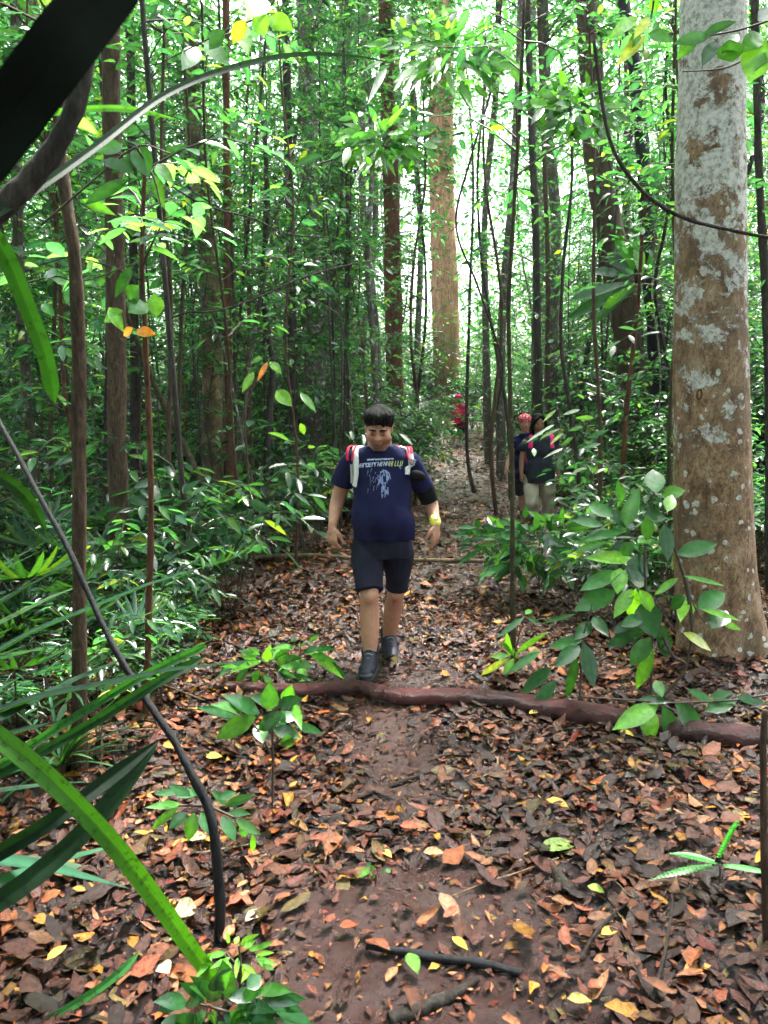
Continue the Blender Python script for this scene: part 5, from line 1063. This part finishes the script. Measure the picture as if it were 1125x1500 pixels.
    def decal(name, mat, polys, off=.003, sub=4):
        mb = MB()
        for (ax, ay, bx, by, w0, w1) in polys:
            n = sub; V = []; L = math.hypot(bx - ax, by - ay) or 1; nx_, ny_ = -(by - ay) / L, (bx - ax) / L
            for i in range(n + 1):
                u = i / n; w_ = (w0 * (1 - u) + w1 * u) / 2; x, y = ax + (bx - ax) * u, ay + (by - ay) * u; V += [front(x - nx_ * w_, y - ny_ * w_, off), front(x + nx_ * w_, y + ny_ * w_, off)]
            i = np.arange(n) * 2; mb.add(np.array(V), np.stack([i, i + 1, i + 3, i + 2], 1))
        return link(name, mb.mesh(name, M[mat], origin=base), ts)
    q = np.random.default_rng(8); L1 = []; L2 = []
    def glyph(x, y0, y1, wd, kind, sl):
        out = [(x + sl, y0, x, y1, 1.0, 1.0)]
        if kind in 'HNMU': out.append((x + wd + sl, y0, x + wd, y1, 1.0, 1.0))
        if kind in 'HAEF': ym = (y0 + y1) / 2; out.append((x + sl / 2, ym, x + wd + sl / 2, ym, .9, .9))
        if kind in 'EDTFRP': out.append((x + sl, y0 + .5, x + wd + sl, y0 + .5, .9, .9))
        if kind in 'EDUL': out.append((x, y1 - .5, x + wd, y1 - .5, .9, .9))
        if kind in 'AD': out.append((x + wd + sl, y0, x + wd, y1, 1.0, 1.0))
        if kind in 'RP': out.append((x + wd + sl, y0, x + wd + sl * .6, (y0 + y1) / 2, 1.0, 1.0))
        return out
    x = 523; word = 'HARDERTHEAN'
    for i, ch in enumerate(word): L1 += glyph(x, 679 - .32 * i, 685 - .32 * i + .3, 2.7, ch, 1.6); x += 4.3
    for i, ch in enumerate('HILLU'): L2 += glyph(x, 675.5 - .15 * i, 683 - .15 * i, 2.5, ch, 1.6); x += 3.9
    for i in range(13): L1 += glyph(538 + i * 3, 672.2 - .1 * i, 674.6 - .1 * i, 1.5, 'HEAR'[i % 4], .8)
    decal('shirt_lettering', 'printw', L1, .003, 2); decal('shirt_lettering', 'printy', L2, .003, 2)
    polys = []
    for i in range(34): a = q.uniform(0, 6.28); r = q.uniform(.2, 1) ** .6; cx, cy = 563 + 8 * r * math.cos(a), 703 + 14 * r * math.sin(a); l = q.uniform(3, 9); polys.append((cx, cy - l / 2, cx + q.uniform(-2.5, 2.5), cy + l / 2, q.uniform(.8, 2.4), q.uniform(.2, 1.4)))
    for i in range(16): cx, cy = 563 + q.normal(0, 3.2), 719 + q.normal(0, 4); l = q.uniform(4, 9); polys.append((cx, cy - l / 2, cx + q.uniform(-2, 2), cy + l / 2, q.uniform(1.2, 2.8), .4))
    for i in range(16): cx, cy = 549 + q.normal(0, 6), 700 + q.normal(0, 9); l = q.uniform(3, 10); polys.append((cx, cy, cx - q.uniform(0, 2.5), cy + l, q.uniform(.5, 1.1), .2))
    polys += [(557, 692, 564, 689, 2, 2.4), (564, 689, 570, 693, 2.4, 1.5), (570, 693, 572, 702, 1.6, 1), (585, 682, 587, 687, 2.5, 1)]
    decal('shirt_print', 'print', polys, .0035, 3)
    # shorts
    s_ = Solid(); s_.rings([(xx(561), 4.61, zz(775), .165, .13), (xx(561), 4.61, zz(798), .174, .14), (xx(560), 4.62, zz(814), .17, .138)])
    for s in (-1, 1):
        kk = kn[s] * 1.0; e = kk + [0, 0, .028]; s_.limb([hp[s] + [0, 0, .01], (hp[s] + e) / 2 + [s * .004, 0, 0], e], [.098, .098, .092, .086, .084] if s == -1 else [.098, .096, .088, .08, .078], 18, flat=True)
    wf2 = wrinkle(5, .010, 18, 14); s_.make('shorts', M['short'], o, .0062, 2, wr=wf2)
    shoe(o, an[-1] + [0, 0, .008], (-.1, -1), 1.17, pitch=-.02); shoe(o, an[1] + [0, 0, .012], (.16, -1), 1.17, pitch=-.12)
    for s in (-1, 1):
        k_ = Solid(); k_.limb([an[s] + [0, 0, .02], an[s] - [0, 0, .03]], [.043, .045]); k_.make('sock', M['black' if s == -1 else 'sock'], o, .005, 1)
    wb = Solid(); d = nrm(wr[1] - el[1]); wb.limb([wr[1] - d * .03, wr[1] - d * .012], [.036, .035]); wb.make('wristband', M['yellow'], o, .004, 1)
    ab = Solid(); ab.limb([el[1] * .7 + sh[1] * .3 + [.004, 0, 0], el[1] * .9 + wr[1] * .1], [.062, .058, .056], flat=True); ab.make('elbow_sleeve', M['black'], o, .005, 1)
    # backpack: a thing of its own, worn by the man
    bp = empty('backpack', base + [0, .2, .95], 0, 'red and white backpack worn by the man in the navy t-shirt', 'backpack')
    def keep(ob): ob.location = tuple(-np.array([0, .2, .95])); return ob
    b_ = Solid(); b_.rings([(xx(560), 4.83, zz(655), .1, .05), (xx(560), 4.84, zz(675), .15, .085), (xx(560), 4.85, zz(720), .16, .1), (xx(560), 4.85, zz(760), .155, .1), (xx(560), 4.84, zz(775), .13, .08)], e=3)
    bo, _ = b_.make('pack_body', M['redw'], o, .008, 3); bo.parent = bp; keep(bo)
    for s, w_ in ((-1, .05), (1, .05)):
        if s == -1: pth = [A(526, 650, 4.7), A(521, 655, 4.58), A(515, 670, 4.48), A(512, 690, 4.46), A(509, 712, 4.48)]; rp = [A(519, 650, 4.7), A(513, 657, 4.6), A(506, 674, 4.5)]; rp2 = [A(524, 651, 4.66), A(519, 660, 4.55), A(514, 676, 4.5)]
        else: pth = [A(592, 648, 4.7), A(597, 654, 4.6), A(603, 670, 4.5), A(607, 695, 4.46)]; rp = [A(598, 648, 4.7), A(601, 652, 4.6), A(604, 660, 4.5)]; rp2 = [A(596, 652, 4.6), A(600, 664, 4.5), A(604, 675, 4.48)]
        a_ = ribbon(o, bv, 'shoulder_strap', 'white', pth, w_ * .72, .008, .01); a_.parent = bp; keep(a_)
        c_ = ribbon(o, bv, 'strap_edge', 'redw', rp, .015, .020, .004); c_.parent = a_
        c_ = ribbon(o, bv, 'strap_stripe', 'redw', rp2, .012, .021, .003); c_.parent = a_
        if s == -1: g_ = ribbon(o, bv, 'strap_tail', 'greyw', [A(511, 680, 4.5), A(509, 695, 4.5), A(507, 708, 4.5)], .022, .02, .006); g_.parent = a_
        else: g_ = ribbon(o, bv, 'strap_tail', 'greyw', [A(601, 676, 4.5), A(606, 680, 4.48), A(611, 672, 4.48)], .018, .021, .006); g_.parent = a_
    pc = Solid(); pc.ell(A(612, 697, 4.5), (.05, .03, .032), rotm('Y', .25)); po, _ = pc.make('strap_pouch', M['black'], o, .005, 2); po.parent = bp; keep(po)
man()

def walker(label, Y, pts, SK, shirt, pants, kind, hair, yaw=0.0, pit=.15, sleeves=.5, k=1.0, vox=.009, fem=True):
    """pts: dict of photo pixels for head, neck, shoulders, elbows, wrists, hips, knees, ankles"""
    q = {a: P(b[0], b[1], Y + (b[2] if len(b) > 2 else 0)) for a, b in pts.items()}; base = np.array([q['hipL'][0], Y, 0.0]); base[0] = (q['hipL'][0] + q['hipR'][0]) / 2; base[2] = float(H(base[0], Y))
    o = empty('person', base, 0, label, 'person'); R = frame(yaw, pit); sd = Solid(); hc = q['head']; at = head(sd, hc, R, .98 * k, .98)
    sd.limb([at(0, .015, -.05), q['neck']], [.05 * k, .055 * k])
    ch = (q['shL'] + q['shR']) / 2; wd = abs(q['shR'][0] - q['shL'][0]) / 2; hp_ = (q['hipL'] + q['hipR']) / 2; hw = abs(q['hipR'][0] - q['hipL'][0]) / 2 + .075 * k
    prof = [(q['neck'][0], q['neck'][1], q['neck'][2] + .01, .07 * k, .06 * k), (ch[0], ch[1], ch[2] + .035, wd * .75, .085), (ch[0], ch[1], ch[2] - .03, wd * .96, .105), (ch[0] * .7 + hp_[0] * .3, Y - .015, ch[2] * .68 + hp_[2] * .32, wd * .93, .125), (ch[0] * .4 + hp_[0] * .6, Y, ch[2] * .42 + hp_[2] * .58, wd * .86, .115), (hp_[0], Y, hp_[2] + .03, hw, .135), (hp_[0], Y, hp_[2] - .06, hw, .135)]
    sd.rings([(a, b, c, d * .9, e * .9) for a, b, c, d, e in prof])
    for s, S_ in ((-1, 'L'), (1, 'R')):
        sd.limb([q['sh' + S_], q['el' + S_], q['wr' + S_]], [.05 * k, .046 * k, .042 * k, .04 * k, .034 * k, .026 * k], 22); sd.limb([q['hip' + S_], q['kn' + S_]], [.09 * k, .08 * k, .06 * k]); sd.limb([q['kn' + S_], (q['kn' + S_] * .65 + q['an' + S_] * .35) + [0, .02, 0], q['an' + S_]], [.056 * k, .058 * k, .05 * k, .036 * k])
        dd = nrm(q['wr' + S_] - q['el' + S_]); hand(sd, q['wr' + S_], dd + [0, -.1, -.3], (-s * .8, .4, 0), (-s * .3, -1, 0), .95 * k, .45)
    sd.make('body', M['skin'], o, vox * .75, 3, SK); face_bits(o, at, R, k, .0035, .004)
    h = Solid()
    if hair == 'long':
        h.ell(at(0, .03, .045), (.09 * k, .1 * k, .088 * k), R); h.limb([at(0, .06, .03), at(0, .085, -.08), at(0, .09, -.18)], [.085 * k, .085 * k, .06 * k])
        for s in (-1, 1): h.limb([at(s * .012, -.06, .11), at(s * .06, -.07, .07), at(s * .088, -.03, .0), at(s * .094, 0, -.08), at(s * .085, .02, -.16)], [.018, .024, .026, .032, .022])
        h.make('hair', M['hair'], o, vox * .8, 2)
    else:
        h.ell(at(0, .03, .03), (.085 * k, .095 * k, .085 * k), R); h.limb([at(0, .07, .0), at(0, .09, -.1)], [.06, .045]); h.make('hair', M['hair'], o, vox * .8, 2)
        b = Solid(); b.ell(at(0, .014, .062), (.093 * k, .108 * k, .074 * k), R); b.limb([at(.05, .1, .04), at(.08, .13, 0)], [.02, .012]); b.make('bandana' if kind != 'cap' else 'cap', M['bandana'] if kind != 'cap' else M['pink'], o, vox * .7, 2)
    t = Solid(); t.rings([(a, b, c, d + .014, e + .02) for a, b, c, d, e in prof] + [(hp_[0], Y, hp_[2] - .09, hw + .02, .165)])
    for s, S_ in ((-1, 'L'), (1, 'R')): t.limb([ch + [s * wd * .6, 0, .01], q['sh' + S_], q['sh' + S_] * (1 - sleeves) + q['el' + S_] * sleeves], [.056 * k, .06 * k, .058 * k], flat=True)
    w1 = wrinkle(31, .02, 30, 9); ts, _ = t.make('t_shirt', M[shirt], o, vox, 3, wr=w1)
    p = Solid(); p.rings([(hp_[0], Y, hp_[2] + .05, hw * .95, .13), (hp_[0], Y, hp_[2] - .06, hw * 1.0, .14), (hp_[0], Y, hp_[2] - .1, hw * .97, .135)])
    for s, S_ in ((-1, 'L'), (1, 'R')):
        kn_, an_ = q['kn' + S_], q['an' + S_]
        if kind in ('long',): p.limb([q['hip' + S_] - [0, 0, .03], kn_, an_ + [0, 0, .03]], [.092, .1, .098, .088, .08, .076])
        else: p.limb([q['hip' + S_] - [0, 0, .03], kn_ - [0, 0, .03]], [.09, .095, .088], flat=True)
    p.make('trousers' if kind == 'long' else 'shorts', M[pants], o, vox, 3, wr=wrinkle(37, .02, 22, 11))
    for S_ in 'LR': shoe(o, q['an' + S_] + [0, 0, .01], (0, -1), .9 * k, 'blue' if kind == 'cap' else 'shoe', vox, laces=False)
    bv = tshirt_bvh(ts); return o, q, bv, base
def pack(o, q, bv, base, label, mat, strap, Y, wide=.045):
    off = np.array([0, .18, .85]); bp = empty('backpack', base + off, 0, label, 'backpack'); ch = (q['shL'] + q['shR']) / 2
    b_ = Solid(); b_.rings([(ch[0], Y + .2, ch[2] + .06, .09, .05), (ch[0], Y + .22, ch[2], .14, .09), (ch[0], Y + .22, ch[2] - .22, .15, .1), (ch[0], Y + .2, ch[2] - .36, .12, .08)], e=3); bo, _ = b_.make('pack_body', M[mat], o, .01, 3); bo.parent = bp; bo.location = tuple(-off)
    for s, S_ in ((-1, 'L'), (1, 'R')):
        a = q['sh' + S_]; x = a[0] - s * .05; r_ = ribbon(o, bv, 'shoulder_strap', strap, [np.array([x, Y + .12, a[2] + .09]), np.array([x, Y, a[2] + .1]), np.array([x + s * .01, Y - .12, a[2] + .03]), np.array([x + s * .02, Y - .16, a[2] - .07])], wide, .006, .012); r_.parent = bp; r_.location = tuple(-off)
D_ = dict
SKW = (.24, .115, .07)
w1 = walker('woman in a charcoal t-shirt and khaki trousers with long black hair', 10.3, D_(head=(789, 620), neck=(789, 638), shL=(770, 648), shR=(812, 648), elL=(765, 673), elR=(818, 675), wrL=(764, 694, -.05), wrR=(819, 694, -.03), hipL=(777, 698), hipR=(803, 698), knL=(779, 729, -.05), knR=(803, 731, .1), anL=(781, 757, 0), anR=(802, 757, .2)), SKW, 'charcoal', 'khaki', 'long', 'long', yaw=.12, pit=.18)
pack(*w1, 'pink strapped backpack worn by the woman in khaki trousers', 'pink', 'pink', 10.3, .06)
w2 = walker('woman in a red and white bandana and dark shorts half hidden behind another walker', 10.95, D_(head=(769, 620), neck=(769, 636), shL=(753, 645), shR=(788, 645), elL=(748, 668), elR=(795, 668), wrL=(742, 685, -.1), wrR=(795, 688), hipL=(760, 694), hipR=(782, 694), knL=(765, 722), knR=(781, 722), anL=(766, 749), anR=(781, 749, .1)), (.42, .23, .16), 'navy', 'short', 'short', 'tied', yaw=.1, pit=.12)
w3 = walker('hiker far up the trail in a red top with a pink cap and blue shoes', 21.8, D_(head=(671, 584), neck=(671, 592), shL=(661, 597), shR=(681, 597), elL=(659, 609), elR=(684, 609), wrL=(660, 618, -.1), wrR=(683, 619, -.1), hipL=(666, 620), hipR=(677, 620), knL=(665, 637, -.1), knR=(676, 634, .1), anL=(663, 653, -.1), anR=(674, 645, .2)), (.4, .22, .15), 'redcl', 'short', 'cap', 'cap', yaw=0, pit=.1, vox=.012)
pack(*w3, 'purple backpack worn by the hiker in red', 'purple', 'purple', 21.8)
# ------------------------------------------------------------------ haze volume added to lighten the middle distance
def haze():
    mb = MB(); x0, x1, y0, y1, z0, z1 = -255, 255, -65, 335, -2, 46
    z0 = -1.6
    v = [(x, y, z) for z in (z0, z1) for y in (y0, y1) for x in (x0, x1)]
    mb.add(v, np.array([[0, 2, 3, 1], [4, 5, 7, 6], [0, 1, 5, 4], [2, 6, 7, 3], [0, 4, 6, 2], [1, 3, 7, 5]]))
    m = bpy.data.materials.new('lightening_haze'); m.use_nodes = True; t = m.node_tree; t.nodes.remove(t.nodes['Principled BSDF'])
    pv = t.nodes.new('ShaderNodeVolumePrincipled'); pv.inputs['Color'].default_value = (.86, .95, .97, 1); pv.inputs['Density'].default_value = HAZE; pv.inputs['Anisotropy'].default_value = .3
    t.links.new(pv.outputs[0], t.nodes['Material Output'].inputs['Volume']); o = link('haze', mb.mesh('haze', m, False)); o['kind'] = 'stuff'; o['label'] = 'thin haze added between the trees to lighten the distance'
HAZE = .0004
haze()
